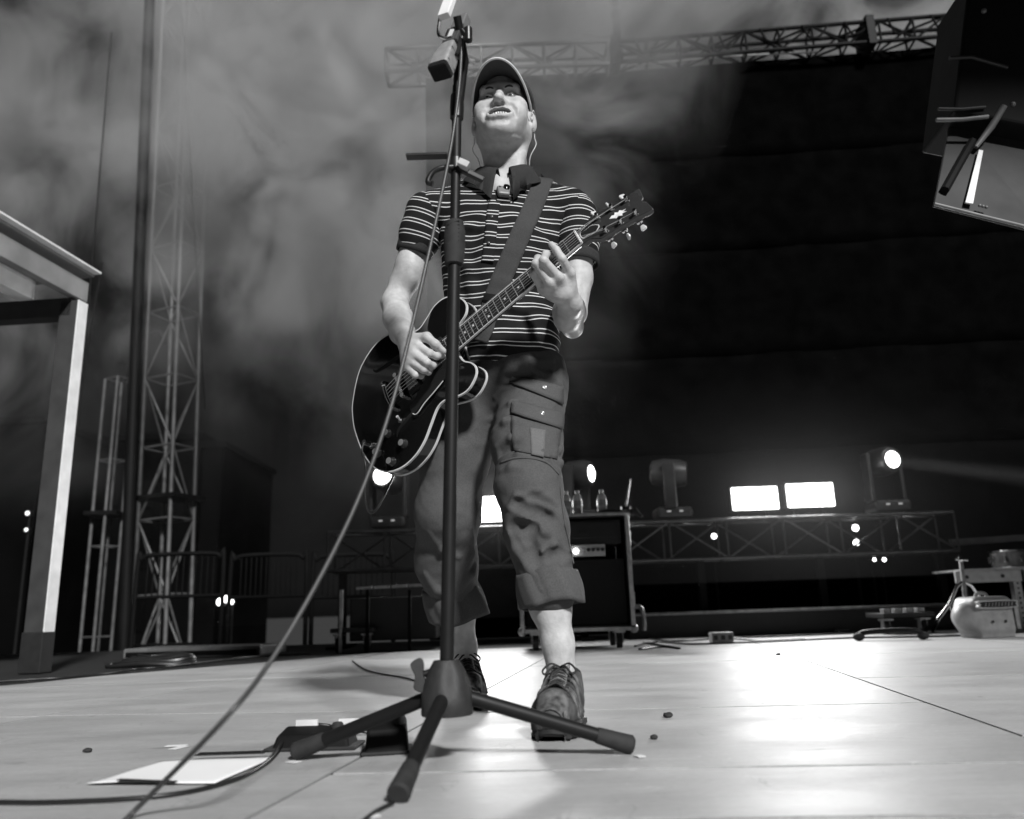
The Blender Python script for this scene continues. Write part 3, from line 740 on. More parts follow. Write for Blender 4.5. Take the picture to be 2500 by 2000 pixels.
    # ears
    for sx in (-1, 1):
        RE = HR @ rotm('Z', sx * 0.55)
        s.ell(hp(sx * 0.0815, -0.012, -0.012), (0.0085, 0.022, 0.034), RE, 0.006)
        s.ell(hp(sx * 0.0865, 0.0, -0.009), (0.0075, 0.0135, 0.022), RE, 0.004, True)
        s.ell(hp(sx * 0.079, 0.002, -0.038), (0.007, 0.009, 0.011), RE, 0.006)
    # picking arm (camera left)
    A = [at(1038, 530, 2.18), at(985, 690, 2.215), at(962, 742, 2.21)]
    s.chain(A, [0.044, 0.04, 0.038], 0.012)
    s.chain([at(964, 738, 2.208), at(972, 778, 2.14), at(982, 812, 2.08), at(997, 838, 2.035)], [0.038, 0.0415, 0.034, 0.0255], 0.012)
    s.ell(at(1003, 655, 2.19), (0.034, 0.038, 0.055), k=0.03)
    Wr = at(997, 838, 2.035)
    fing = [[(1017, 842, 2.005), (1048, 863, 1.985), (1066, 870, 2.0), (1081, 869, 2.02)],
            [(1007, 862, 2.0), (1042, 885, 1.98), (1056, 893, 2.0), (1064, 890, 2.03)],
            [(999, 879, 2.005), (1034, 903, 1.99), (1046, 908, 2.01), (1052, 902, 2.04)],
            [(990, 893, 2.015), (1014, 916, 2.0), (1028, 918, 2.02), (1036, 911, 2.045)]]
    for i, f in enumerate(fing):
        q = [at(*v) for v in f]
        s.cone(Wr, q[0], 0.019, 0.0135, 0.016)
        s.chain(q, np.array([0.0125, 0.0105, 0.0095, 0.0078]) * (1, 1, .95, .85)[i], 0.005)
    for f in fing: s.chain([Wr + np.array([0, -0.016, 0]), (Wr + at(*f[0])) / 2 + np.array([0, -0.0165, 0.001]), at(*f[0]) + np.array([0, -0.011, 0])], [0.002, 0.0036, 0.0036], 0.005)
    s.ell(at(1003, 862, 2.012), (0.024, 0.014, 0.03), k=0.015)
    s.chain([at(1008, 828, 2.02), at(1042, 823, 1.995), at(1063, 841, 1.985), at(1083, 858, 2.0)], [0.016, 0.0125, 0.011, 0.0085], 0.008)
    # fretting arm (camera right)
    s.chain([at(1408, 540, 2.18), at(1408, 680, 2.17), at(1398, 762, 2.15)], [0.05, 0.046, 0.04], 0.012)
    s.chain([at(1396, 765, 2.15), at(1390, 763, 2.08), at(1393, 752, 1.985), at(1396, 742, 1.915)], [0.042, 0.045, 0.036, 0.0265], 0.012)
    W2 = at(1396, 742, 1.915)
    f2 = [[(1392, 668, 1.845), (1372, 632, 1.815), (1358, 611, 1.818), (1346, 597, 1.83)],
          [(1364, 678, 1.832), (1327, 636, 1.80), (1333, 621, 1.825), (1346, 625, 1.848)],
          [(1342, 692, 1.838), (1308, 644, 1.81), (1313, 631, 1.835), (1325, 634, 1.857)],
          [(1325, 708, 1.858), (1302, 668, 1.832), (1305, 652, 1.848), (1316, 650, 1.868)]]
    for i, f in enumerate(f2):
        q = [at(*v) for v in f]
        s.cone(W2, q[0], 0.02, 0.0135, 0.014)
        s.chain(q, np.array([0.0125, 0.0108, 0.0098, 0.0082]) * (1, 1, .97, .86)[i], 0.005)
    for f in f2: s.chain([W2 + np.array([0, -0.016, 0]), (W2 + at(*f[0])) / 2 + np.array([0, -0.0165, 0.001]), at(*f[0]) + np.array([0, -0.011, 0])], [0.002, 0.0036, 0.004], 0.005)
    s.ell(at(1366, 706, 1.868), (0.032, 0.014, 0.03), k=0.02)
    s.chain([at(1398, 800, 2.06), at(1382, 780, 1.99), at(1388, 752, 1.93), at(1372, 720, 1.868)], [0.03, 0.028, 0.0205, 0.0105], 0.02)
    s.chain([W2, at(1368, 705, 1.93), at(1345, 665, 1.945), at(1335, 640, 1.94)], [0.02, 0.016, 0.012, 0.01], 0.012)
    # legs under the trousers and the bare shins
    s.chain([at(1240, 900, 2.21), at(1295, 960, 2.18), at(1292, 1190, 1.97), at(1322, 1360, 1.93)], [0.09, 0.07, 0.05, 0.045], 0.03)
    s.chain([at(1322, 1360, 1.93), at(1345, 1480, 1.915), at(1362, 1570, 1.905), at(1370, 1640, 1.9)], [0.047, 0.045, 0.0345, 0.033], 0.02)
    s.ell(at(1330, 1450, 1.96), (0.042, 0.045, 0.08), k=0.03)
    s.chain([at(1240, 900, 2.21), at(1170, 960, 2.23), at(1095, 1250, 2.24), at(1105, 1400, 2.36)], [0.09, 0.07, 0.05, 0.045], 0.03)
    s.chain([at(1105, 1400, 2.36), at(1122, 1500, 2.4), at(1135, 1580, 2.43), at(1138, 1640, 2.45)], [0.047, 0.043, 0.033, 0.033], 0.02)
    return s
SKIN = skin_sdf()
me, P = SKIN.mesh('person', 0.0027, 1)
me.materials.append(M_SKIN); me.materials.append(M_LIP)
lp = (P - HO) @ HR
lp = lp / HS
xx = np.clip(np.abs(lp[:, 0]) / 0.034, 0, 1)
isl = (np.abs(lp[:, 0]) < 0.032) & (lp[:, 1] > 0.06) & (lp[:, 2] > -0.0605) & (lp[:, 2] < -0.0485 - 0.0095 * xx ** 2 + 0.003 * (1 - xx ** 2))
vi = np.empty(len(me.loops), np.int32); me.loops.foreach_get('vertex_index', vi)
me.polygons.foreach_set('material_index', (isl[vi].reshape(-1, 4).sum(1) >= 3).astype(np.int32))
person = bpy.data.objects.new('person', me); COL.objects.link(person)
tag(person, 'man in cap and striped polo shirt singing and playing a black electric guitar', 'person')

# --- eyes, brows, teeth, hair, cap
M_EYE = mat('eye_white', 0.2, 0.2, var=0); M_IRIS = mat('iris', 0.02, 0.15, var=0); M_TOOTH = mat('tooth', 0.55, 0.25, var=0)
for sx in (-1, 1):
    e = MB().ball(hp(sx * 0.0325, 0.0745, 0.0055), 0.0128 * HS, 20).build('eye', M_EYE, person, 'all')
    g = hp(sx * 0.0325 - 0.001, 0.0808, 0.0062)
    MB().ball(g, 0.0075, 14).build('iris', M_IRIS, e, 'all')
    P3 = [hp(sx * x, y, z) for x, y, z in ((0.013, 0.0915, 0.025), (0.028, 0.0925, 0.0305), (0.046, 0.083, 0.0275))]
    MB().tube(spline(P3, 5), [0.003] * 5 + [0.0036] * 5 + [0.0016], 6).build('eyebrow', M_HAIR, person, 'all')
MO = np.array(SKIN.mouth)
MB().tube(MO[1:-1] - HF * 0.02, [0.006, 0.01, 0.011, 0.01, 0.006], 8).build('mouth_interior', mat('mouth_dark', 0.03, 0.6, var=0), person, 'all')
for k in range(8):
    f_ = (k - 3.5) * 0.0068
    c_ = np.array([np.interp(f_, [-0.031, -0.022, -0.011, 0, 0.011, 0.022, 0.031], MO[:, i]) for i in range(3)])
    MB().box(c_ - HF * 0.0075 + HZ * 0.0035, (0.0062, 0.004, 0.0085 + 0.0012 * (k % 3)), HR @ rotm('Z', -f_ * 13)).build('tooth', M_TOOTH, person, bevel=0.0014)
hs = Soft(); hs.ell(hp(0, -0.02, 0.03), (0.0825, 0.102, 0.089), HR)
hs.half(hp(0, -0.002, 0), HF); hs.half(hp(0, 0, -0.062), -HZ)
hs.disp = lambda p: noise3(p, 160, 3) * 0.0012
hm, _ = hs.mesh('hair', 0.004); link('hair', hm, M_HAIR, person)
cs = Soft(); cs.ell(hp(0, -0.014, 0.045), (0.0965, 0.114, 0.104), HR)
cs.half(hp(0, 0.06, 0.07), -(HZ + 0.62 * -HF)); 
def seam(p):
    q = (p - HO) @ HR; a = np.arctan2(q[:, 0] if q.ndim == 2 else q[..., 0], q[..., 1])
    return 0.0018 * np.exp(-((np.abs(((a / (math.pi / 3)) % 1) - 0.5)) * 22) ** 2) + noise3(p, 30, 5) * 0.001
cs.disp = seam
cm, _ = cs.mesh('cap', 0.003); cap = link('cap', cm, M_CAP, person)
U_ = np.linspace(-1, 1, 29); V_ = np.linspace(0, 1, 9)
G = np.zeros((9, 29, 3)); Nn = np.zeros_like(G)
def brimpt(u, v):
    th = u * math.radians(74)
    inn = np.array([0.073 * math.sin(th), 0.083 * math.cos(th) - 0.004, 0.078 - 0.066 * u * u])
    out = np.array([0.086 * math.sin(th) * (1.0 + 0.02 * math.cos(th)), 0.0985 * math.cos(th) + 0.071 * max(0, math.cos(u * math.pi / 2)) ** 0.75, 0.0555 - 0.066 * abs(u) ** 2.0])
    return inn * (1 - v) + out * v
for i, v in enumerate(V_):
    for j, u in enumerate(U_):
        G[i, j] = hp(*brimpt(u, v)); Nn[i, j] = HZ * 0.004
MB().grid(G, Nn).build('brim', M_CAP, cap, 'all')
edge = [hp(*brimpt(u, 1.0)) + HZ * 0.002 for u in U_]
MB().tube(edge, 0.0034, 8).build('brim_edge', M_CAPEDGE, cap, 'all')
MB().ball(hp(0, -0.005, 0.149), (0.008, 0.008, 0.004), 12, HR).build('top_button', M_CAP, cap, 'all')
M_EARB = mat('ear_monitor_plastic', 0.5, 0.3, var=0.05)
for sx in (-1, 1):
    MB().ball(hp(sx * 0.0815, 0.0, -0.012), (0.005, 0.006, 0.008), 12, HR).build('ear_monitor', M_EARB, person, 'all')
    top = [hp(sx * 0.084, 0.003, 0.0), hp(sx * 0.087, -0.004, 0.02), hp(sx * 0.09, -0.03, 0.012), hp(sx * 0.086, -0.03, -0.05), hp(sx * 0.09, -0.012, -0.09), hp(sx * 0.072, -0.012, -0.13), hp(sx * 0.068, -0.03, -0.165)]
    MB().tube(spline(top, 6), 0.0015, 6).build('ear_monitor_cable', M_EARB, person, 'all')

# --- polo shirt
def shirt_sdf():
    s = Soft()
    s.cone(at(1062, 512, 2.185), at(1392, 510, 2.185), 0.06, 0.06, 0.04)
    s.cone(at(1130, 475, 2.2), at(1335, 470, 2.2), 0.045, 0.045, 0.05)
    s.ell(at(1222, 590, 2.19), (0.18, 0.128, 0.17), k=0.06)
    s.ell(at(1225, 700, 2.195), (0.168, 0.13, 0.18), k=0.06)
    s.ell(at(1242, 840, 2.2), (0.148, 0.132, 0.17), k=0.06)
    s.half(at(1250, 888, 2.075), np.array([0.0, 0.1, -1.0]), 0.006)
    # neck opening
    s.ell(NB + np.array([-0.004, -0.03, 0.035]), (0.071, 0.078, 0.06), k=0.012, sub=True)
    s.ell(at(1210, 440, 2.07), (0.02, 0.05, 0.022), k=0.012, sub=True)
    rid = [[(1380, 640), (1330, 720), (1260, 760)], [(1390, 700), (1340, 770), (1270, 800)], [(1372, 830), (1310, 850), (1230, 842)], [(1370, 855), (1300, 835), (1215, 858)],
           [(1110, 600), (1150, 660), (1160, 740)], [(1090, 560), (1130, 560), (1180, 530)], [(1290, 560), (1330, 600), (1375, 600)], [(1205, 480), (1195, 560), (1180, 640)], [(1080, 700), (1130, 740), (1180, 800)], [(1250, 700), (1300, 690), (1350, 650)]]
    base = [list(x) for x in rid]
    pts = [[s.hit(*v) for v in r_] for r_ in base]
    for r_ in pts:
        r_ = [q + np.array([0, 0.013, 0]) for q in r_ if q is not None]
        if len(r_) > 1: s.chain(r_, 0.016, 0.02)
    def disp(p):
        return noise3(p * np.array([1, 1, 1.6]), 9, 1) * 0.006 + noise3(p * np.array([0.8, 1, 2.4]) + p[..., :1] * np.array([0, 0, 0.8]), 20, 2) * 0.0042
    s.disp = disp
    return s
SHIRT = shirt_sdf()
me, P = SHIRT.mesh('polo_shirt', 0.0038, 1)
vert_attr(me, 'stripe', P[:, 2] + 0.012 * np.sin(P[:, 0] * 9 + 1) - 0.10 * np.maximum(0, np.abs(P[:, 0] - 0.0) - 0.1) + noise3(P, 14, 8) * 0.007 + noise3(P, 5, 18) * 0.013)
shirt = link('polo_shirt', me, M_STRIPE, person)
SLV = []
for side, pts, rs in ((-1, [(1040, 522, 2.183), (1025, 575, 2.19), (1013, 612, 2.197)], [0.063, 0.055, 0.0495]), (1, [(1404, 522, 2.183), (1412, 590, 2.18), (1412, 640, 2.172)], [0.063, 0.057, 0.0535])):
    s = Soft(); q = [at(*v) for v in pts]; s.chain(q, rs, 0.03)
    ax = q[2] - q[1]; ax /= np.linalg.norm(ax); s.half(q[2], ax, 0.004)
    s.cone(q[2] - ax * 0.03, q[2] + ax * 0.05, rs[2] - 0.007, rs[2] - 0.007, 0.004, True)
    s.disp = lambda p: noise3(p * np.array([1, 1, 1.5]), 12, 4) * 0.006 + noise3(p, 30, 6) * 0.002
    me, P = s.mesh('sleeve', 0.0034, 1)
    vert_attr(me, 'stripe', (P - q[0]) @ ax + noise3(P, 8, 9) * 0.006 + 0.02 * ((P - q[0])[:, 0] * side))
    sv = link('sleeve', me, M_STRIPE, shirt); SLV.append(s)
    R_ = np.stack([np.cross(ax, [0, 1., 0]) / np.linalg.norm(np.cross(ax, [0, 1., 0])), np.zeros(3), ax], 1); R_[:, 1] = np.cross(R_[:, 2], R_[:, 0])
    G = []
    for h_, rr in ((-0.022, rs[2] + 0.005), (-0.012, rs[2] + 0.0055), (0.0, rs[2] + 0.005), (0.012, rs[2] + 0.004)):
        ring = []
        for k in range(36):
            a = 2 * math.pi * k / 36; w_ = rr + 0.0025 * math.sin(3 * a + side) + 0.0015 * math.sin(5 * a + 2)
            ring.append(q[2] + R_ @ np.array([w_ * math.cos(a), w_ * math.sin(a), h_]))
        G.append(ring)
    G = np.array(G); Nn = (G - q[2]); Nn = -(Nn - np.outer((Nn @ ax).ravel(), ax).reshape(G.shape)); Nn /= np.linalg.norm(Nn, axis=2)[..., None]
    MB().grid(G, Nn * 0.004, closed=True).build('sleeve_band', M_COLLAR, shirt, 'all')
# collar leaf all the way round the neck, open at the throat
CB = NB + np.array([-0.004, -0.012, 0.0])
def ring_pt(a, r_, z):
    return CB + np.array([math.sin(a) * r_, -math.cos(a) * r_ * 1.05, z])
A0 = math.radians(9); As = np.linspace(A0, 2 * math.pi - A0, 49)
G = np.zeros((5, 49, 3))
for j, a in enumerate(As):
    b = abs(math.pi - a) / (math.pi - A0)         # 0 at the nape, 1 at the throat
    fr = max(0, (b - 0.55) / 0.45)
    z0 = 0.062 - 0.035 * fr ** 1.5
    prof = [(0.073, z0 - 0.02), (0.079, z0), (0.09, z0 - 0.006), (0.104 + 0.004 * fr, z0 - 0.03 - 0.008 * fr), (0.112 + 0.014 * fr, z0 - 0.052 - 0.045 * fr ** 2)]
    for i, (r_, z) in enumerate(prof):
        wob = 0.003 * math.sin(a * 5 + i)
        G[i, j] = ring_pt(a - (0.10 * fr * (i / 4) if a < math.pi else -0.16 * fr * (i / 4)) * -1, r_ + wob, z)
for i in (2, 3, 4):
    for j in range(49):
        p_ = G[i, j]; o_ = SHIRT.near(p_, 0.05)
        for _ in range(3):
            k_ = SKIN.near(p_, 0.05); ea, eb = float(o_.ev(p_[None])[0]), float(k_.ev(p_[None])[0]) - 0.004
            e_, b_ = (ea, o_) if ea < eb else (eb, k_)
            if abs(e_ - 0.012) > 1e-3 and abs(e_) < 0.07: p_ = p_ - b_.nrm(p_, 0.006) * (e_ - 0.012)
        G[i, j] = p_
MB().grid(G, np.broadcast_to(np.array([0, 0, -0.003]), G.shape)).build('collar', M_COLLAR, shirt, 'all')
mb, _, _ = lay_strip(SHIRT, [(1212, 462), (1203, 520), (1196, 590), (1190, 640)], 0.034, 0.0012, 0.0025, 5, 9)
pl = mb.build('placket', M_STRIPE, shirt, 'all'); PV = np.concatenate(mb.v); vert_attr(pl.data, 'stripe', PV[:, 2] + 0.012 * np.sin(PV[:, 0] * 9 + 1) + 0.006)
for x, y in ((1200, 532), (1193, 595)):
    q = SHIRT.hit(x, y); n_ = SHIRT.nrm(q); MB().ball(q + n_ * 0.005, (0.0055, 0.0025, 0.0055), 12).build('button', mat('button_plastic', 0.05, 0.25, var=0), pl, 'all')

# --- cargo trousers rolled to the calf
LEGF = [(1300, 965, 2.185), (1288, 1085, 2.08), (1290, 1190, 1.985), (1309, 1290, 1.945), (1340, 1440, 1.915)]
LEGB = [(1168, 965, 2.23), (1112, 1110, 2.245), (1094, 1250, 2.25), (1090, 1370, 2.34), (1108, 1465, 2.39)]
def pants_sdf():
    s = Soft()
    s.ell(at(1255, 915, 2.205), (0.155, 0.125, 0.12), k=0.05)
    s.chain([at(*v) for v in LEGF], [0.1, 0.089, 0.077, 0.073, 0.066], 0.04)
    s.chain([at(*v) for v in LEGB], [0.102, 0.094, 0.088, 0.082, 0.074], 0.04)
    ridges = [[(1318, 1198), (1263, 1217), (1240, 1240)], [(1245, 1243), (1289, 1269), (1330, 1299), (1390, 1342)], [(1292, 1218), (1341, 1246), (1378, 1280)], [(1240, 1290), (1262, 1340), (1290, 1392)],
              [(1330, 1340), (1352, 1330), (1388, 1345)], [(1208, 968), (1255, 925), (1300, 898)], [(1210, 1015), (1250, 985), (1290, 972)], [(1208, 1050), (1235, 1030), (1262, 1025)], [(1215, 1090), (1250, 1070), (1290, 1066)],
              [(1220, 1122), (1270, 1110), (1330, 1120), (1364, 1150)], [(1340, 1080), (1360, 1100), (1372, 1090)], [(1345, 1110), (1362, 1130), (1370, 1125)], [(1225, 1150), (1250, 1140), (1280, 1146)],
              [(1300, 905), (1345, 920), (1375, 950)], [(1230, 905), (1290, 885), (1350, 880)], [(1330, 1375), (1360, 1360), (1398, 1372)], [(1285, 1330), (1320, 1350), (1340, 1385)],
              [(1130, 1420), (1150, 1350), (1152, 1290)], [(1040, 1400), (1070, 1440), (1100, 1455)], [(1120, 1440), (1150, 1400), (1160, 1380)], [(1050, 1300), (1080, 1340), (1120, 1360)]]
    valley = [[(1300, 1212), (1357, 1236)], [(1262, 1228), (1300, 1246), (1338, 1262)], [(1246, 1284), (1296, 1292), (1290, 1318)], [(1336, 1368), (1376, 1352)], [(1238, 928), (1290, 915)], [(1222, 1104), (1262, 1090)], [(1300, 1345), (1312, 1380)]]
    hit = lambda rr: [q for q in (s.hit(*v) for v in rr) if q is not None]
    R1 = [hit(r_) for r_ in ridges]; V1 = [hit(r_) for r_ in valley]
    for r_ in R1:
        if len(r_) > 1: s.chain([q + np.array([0, 0.0035, 0]) for q in r_], [0.004] + [0.0115] * (len(r_) - 2) + [0.004], 0.010)
    for r_ in V1:
        if len(r_) > 1: s.chain([q + np.array([0, -0.002, 0]) for q in r_], 0.0115, 0.014, True)
    s.half(at(*LEGF[-1]) + np.array([0, 0, -0.06]), (0, 0, -1))
    s.disp = lambda p: noise3(p * np.array([1.3, 1, 0.7]) + p[..., 2:3] * np.array([0.6, 0, 0]), 9, 11) * 0.0042 + noise3(p * np.array([0.8, 1, 1.6]), 24, 12) * 0.0022 + noise3(p, 60, 13) * 0.0008
    return s
PANTS = pants_sdf()
me, P = PANTS.mesh('cargo_trousers', 0.0032, 1)
pants = link('cargo_trousers', me, M_DENIM, person)
def cuff(c0, c1, r0, r1, seed, tilt):
    c0, c1 = np.array(c0), np.array(c1); ax = c1 - c0; ax /= np.linalg.norm(ax)
    x = np.cross(ax, [0, 1., 0]); x /= np.linalg.norm(x); y = np.cross(ax, x); G = []
    for i in range(9):
        t = i / 8; r_ = r0 + (r1 - r0) * t; ring = []
        bulge = 0.004 * math.sin(math.pi * t)
        for k in range(56):
            a = 2 * math.pi * k / 56
            w_ = r_ + bulge + 0.004 * math.sin(2 * a + seed) + 0.003 * math.sin(5 * a + seed * 2 + 1.5 * t) + 0.0016 * math.sin(11 * a + seed + 3 * t)
            p = c0 + (c1 - c0) * t + x * w_ * math.cos(a) + y * w_ * math.sin(a) + ax * (0.004 * math.sin(3 * a + seed) + tilt * math.cos(a))
            ring.append(p)
        G.append(ring)
    G = np.array(G); cen = G.mean(1)[:, None]; Nn = cen - G; Nn /= np.linalg.norm(Nn, axis=2)[..., None]
    return MB().grid(G, Nn * 0.007, closed=True)
c = cuff(at(1331, 1398, 1.92), at(1349, 1480, 1.91), 0.069, 0.0725, 0.6, 0.006); c.build('rolled_cuff', M_DENIM, pants, 'all')
c = cuff(at(1100, 1432, 2.375), at(1124, 1506, 2.40), 0.078, 0.083, 2.1, 0.012); c.build('rolled_cuff', M_DENIM, pants, 'all')
lay_patch(PANTS, [(1250, 918), (1372, 945), (1372, 988), (1244, 935)], 12, 4, 0.002, 0.004).build('pocket_flap', M_DENIM, pants, 'all')
lay_patch(PANTS, [(1250, 981), (1372, 1012), (1370, 1050), (1250, 1012)], 12, 5, 0.003, 0.005).build('pocket_flap', M_DENIM, pants, 'all')
lay_patch(PANTS, [(1248, 1016), (1368, 1050), (1360, 1122), (1252, 1100)], 12, 8, 0.0005, 0.003).build('cargo_pocket', M_DENIM, pants, 'all')
lay_patch(PANTS, [(1293, 1046), (1331, 1052), (1327, 1118), (1297, 1112)], 6, 8, 0.0025, 0.0025).build('cloth_patch', mat('patch_cotton', 0.115, 0.85, var=0.15, scale=300), pants, 'all')
M_SNAP = mat('snap_metal', 0.75, 0.25, 0.9, var=0.1)
for x, y in ((1327, 949), (1322, 1013)):
    q = PANTS.hit(x, y); n_ = PANTS.nrm(q); R_ = np.array(Vector(n_).to_track_quat('Z', 'Y').to_matrix())
    MB().lathe([(0.0072, 0.004), (0.0075, 0.008), (0.006, 0.0095), (0.0035, 0.0095), (0.003, 0.0085), (0.0001, 0.0085)], q, R_, 16).build('snap', M_SNAP, pants, 'all')
for pix in ([(1222, 1130), (1270, 1118), (1330, 1127), (1364, 1158)], [(1368, 1190), (1378, 1270), (1392, 1340), (1402, 1390)]):
    mb, _, _ = lay_strip(PANTS, pix, 0.006, 0.0005, 0.002, 2, 8); mb.build('seam', M_DENIM, pants, 'all')

# --- trail shoes
M_UPPER = mat('shoe_mesh', 0.055, 0.8, var=0.7, scale=45, bump=0.5, bscale=700)
M_SHGREY = mat('shoe_overlay', 0.085, 0.75, var=0.8, scale=60, bump=0.2, bscale=300)
M_RUB = mat('rubber', 0.022, 0.8, var=0.3, scale=50)
M_LACE = mat('lace_cord', 0.025, 0.8, var=0.3, scale=200)
M_TONGUE = mat('tongue_knit', 0.22, 0.9, var=0.6, scale=350, bump=0.8, bscale=500)
def shoe(ankle, yaw, label, pitch=0.0):
    R_ = rotm('Z', yaw) @ rotm('X', pitch) @ np.diag([1, 1, 1.0])
    # local: +y toe, z up
    base = np.array([ankle[0], ankle[1], 0.0]); R0 = np.array([[1, 0, 0], [0, -1, 0], [0, 0, 1.0]])
    T = lambda v: (np.asarray(v) @ R0.T) @ R_.T + base
    RB = R_ @ R0
    root = bpy.data.objects.new('shoe', None); COL.objects.link(root); root.parent = person; root['label'] = label
    s = Soft(); t = lambda x, y, z: T([x, y, z])
    s.cone(t(0, -0.055, 0.05), t(0, 0.03, 0.052), 0.036, 0.04, 0.03)
    s.cone(t(0, 0.03, 0.055), t(-0.004, 0.12, 0.045), 0.042, 0.043, 0.03)
    s.cone(t(-0.004, 0.12, 0.04), t(-0.006, 0.172, 0.03), 0.046, 0.036, 0.03)
    s.cone(t(0, -0.03, 0.08), t(0, -0.022, 0.105), 0.041, 0.041, 0.02)
    s.cone(t(0, 0.0, 0.085), t(0, 0.05, 0.075), 0.036, 0.034, 0.03)
    s.cone(t(0, -0.018, 0.1), t(0, -0.012, 0.16), 0.035, 0.037, 0.008, True)
    s.half(t(0, 0, 0.022), -RB[:, 2])
    s.disp = lambda p: noise3(p, 60, 21) * 0.0012
    me, _ = s.mesh('upper', 0.003); link('upper', me, M_UPPER, root)
    foot = closed_spline([(0, -0.095), (0.03, -0.085), (0.038, -0.05), (0.036, 0.02), (0.046, 0.09), (0.05, 0.13), (0.04, 0.175), (0.005, 0.208), (-0.03, 0.195), (-0.05, 0.15), (-0.05, 0.1), (-0.036, 0.03), (-0.037, -0.05), (-0.03, -0.085)], 5)
    G = []
    for z, g in ((0.001, 0.93), (0.006, 1.0), (0.012, 1.0), (0.014, 0.97), (0.016, 1.02), (0.028, 1.03), (0.032, 0.97)):
        G.append([T([x * g, (y - 0.05) * (1 + (g - 1) * .5) + 0.05, z + 0.012 * max(0, (y - 0.13) / 0.08) ** 2]) for x, y in foot])
    mb = MB(); mb.grid(np.array(G), closed=True); k = len(foot); mb.f += [list(range(k)), list(range(6 * k, 7 * k))]
    so_ = mb.build('sole', M_RUB, root, True)
    for y in np.arange(-0.08, 0.2, 0.022):
        wv = 0.036 if y < 0.05 else 0.046
        if y > 0.16: wv = 0.03
        for x in (-wv, wv): MB().box(T([x, y, 0.005 + 0.012 * max(0, (y - 0.13) / 0.08) ** 2]), (0.012, 0.012, 0.01), RB).build('tread_lug', M_RUB, so_)
    def on(x, y, z0=0.16):
        p = t(x, y, z0)
        for _ in range(60):
            e = float(s.ev(p[None])[0])
            if e < 5e-4: break
            p = p - RB[:, 2] * max(e * 0.8, 3e-4)
        return p
    # toe guard
    G = np.array([[on(x, y) + s.nrm(on(x, y)) * 0.002 for x in np.linspace(-0.036, 0.03, 9)] for y in np.linspace(0.135, 0.195, 7)])
    MB().grid(G, np.broadcast_to(RB[:, 2] * 0.003, G.shape)).build('toe_cap', M_SHGREY, root, 'all')
    for sx in (-1, 1):
        for y0 in (0.03, 0.06, 0.09, 0.12):
            pts = [on(sx * 0.02, y0) + RB[:, 2] * 0.002, on(sx * 0.034, y0 + 0.006) + s.nrm(on(sx * 0.034, y0 + 0.006)) * 0.002, t(sx * 0.046, y0 + 0.012, 0.036)]
            MB().tube(spline(pts, 4), 0.0042, 6).build('overlay_stripe', M_SHGREY, root, 'all')
    G = np.array([[on(x, y) + RB[:, 2] * (0.004 + 0.0 * y) for x in np.linspace(-0.018, 0.018, 5)] for y in np.linspace(0.028, 0.118, 9)])
    MB().grid(G, np.broadcast_to(RB[:, 2] * 0.004, G.shape)).build('tongue', M_TONGUE, root, 'all')
    tt = np.array([[t(x, 0.03 - 0.018 * v, 0.11 + 0.03 * v) + 0 * v for x in np.linspace(-0.02, 0.02, 5)] for v in (0, .5, 1)])
    MB().grid(tt, np.broadcast_to(RB[:, 1] * 0.006, tt.shape)).build('tongue_top', M_TONGUE, root, 'all')
    for i, y in enumerate(np.linspace(0.034, 0.115, 6)):
        for sx in (-1, 1):
            pts = [on(sx * 0.024, y) + RB[:, 2] * 0.004, on(0, y + 0.006) + RB[:, 2] * 0.0105, on(-sx * 0.024, y + 0.015) + RB[:, 2] * 0.004]
            MB().tube(spline(pts, 4), 0.0022, 6).build('lace', M_LACE, root, 'all')
    c0 = on(0, 0.034) + RB[:, 2] * 0.012
    for sx in (-1, 1):
        lp_ = [c0, c0 + RB @ np.array([sx * 0.02, 0.004, 0.008]), c0 + RB @ np.array([sx * 0.036, 0.022, -0.004]), c0 + RB @ np.array([sx * 0.03, 0.034, -0.012]), c0 + RB @ np.array([sx * 0.012, 0.016, 0.004]), c0]
        MB().tube(spline(lp_, 5), 0.0022, 6).build('lace_bow', M_LACE, root, 'all')
    return root
shoe(at(1373, 1640, 1.895), math.radians(-10), 'front trail running shoe with dark laces')
shoe(at(1138, 1640, 2.445), math.radians(8), 'rear trail running shoe behind the microphone stand base')
# ================================================================ guitar
GR = np.array([[0.761, -0.329, -0.56], [-0.463, 0.33, -0.823], [0.455, 0.885, 0.099]])
_u, _s, _v = np.linalg.svd(GR); GR = _u @ _v; GT = np.array([-0.291, 2.128, 0.861])
def gl(px, py, z=0.0):
    d = ray(px, py); n_ = GR[:, 2]; return ((CAM + d * (((GT + n_ * z - CAM) @ n_) / (d @ n_)) - GT) @ GR)
def gw(x, y, z): return GT + GR @ np.array([x, y, z])
M_BLK = mat('black_lacquer', 0.006, 0.12, var=0.0, spec=0.5, coat=0.6)
M_BIND = mat('cream_binding', 0.62, 0.35, var=0.08, scale=60)
M_CHR = mat('chrome', 0.75, 0.12, 1.0, var=0.06, scale=60)
M_ROSE = mat('rosewood', 0.018, 0.5, var=0.5, scale=30, stretch=(1, 12, 1))
M_PLB = mat('black_plastic', 0.012, 0.35, var=0.1)
M_MAHO = mat('neck_mahogany', 0.05, 0.25, var=0.2, scale=20, coat=0.4)
M_FRET = mat('fret_wire', 0.85, 0.25, 0.85, var=0.0)
guitar = thing('electric_guitar', 'black semi-hollow electric guitar with cream binding held by the man', 'guitar', GT, R=GR)
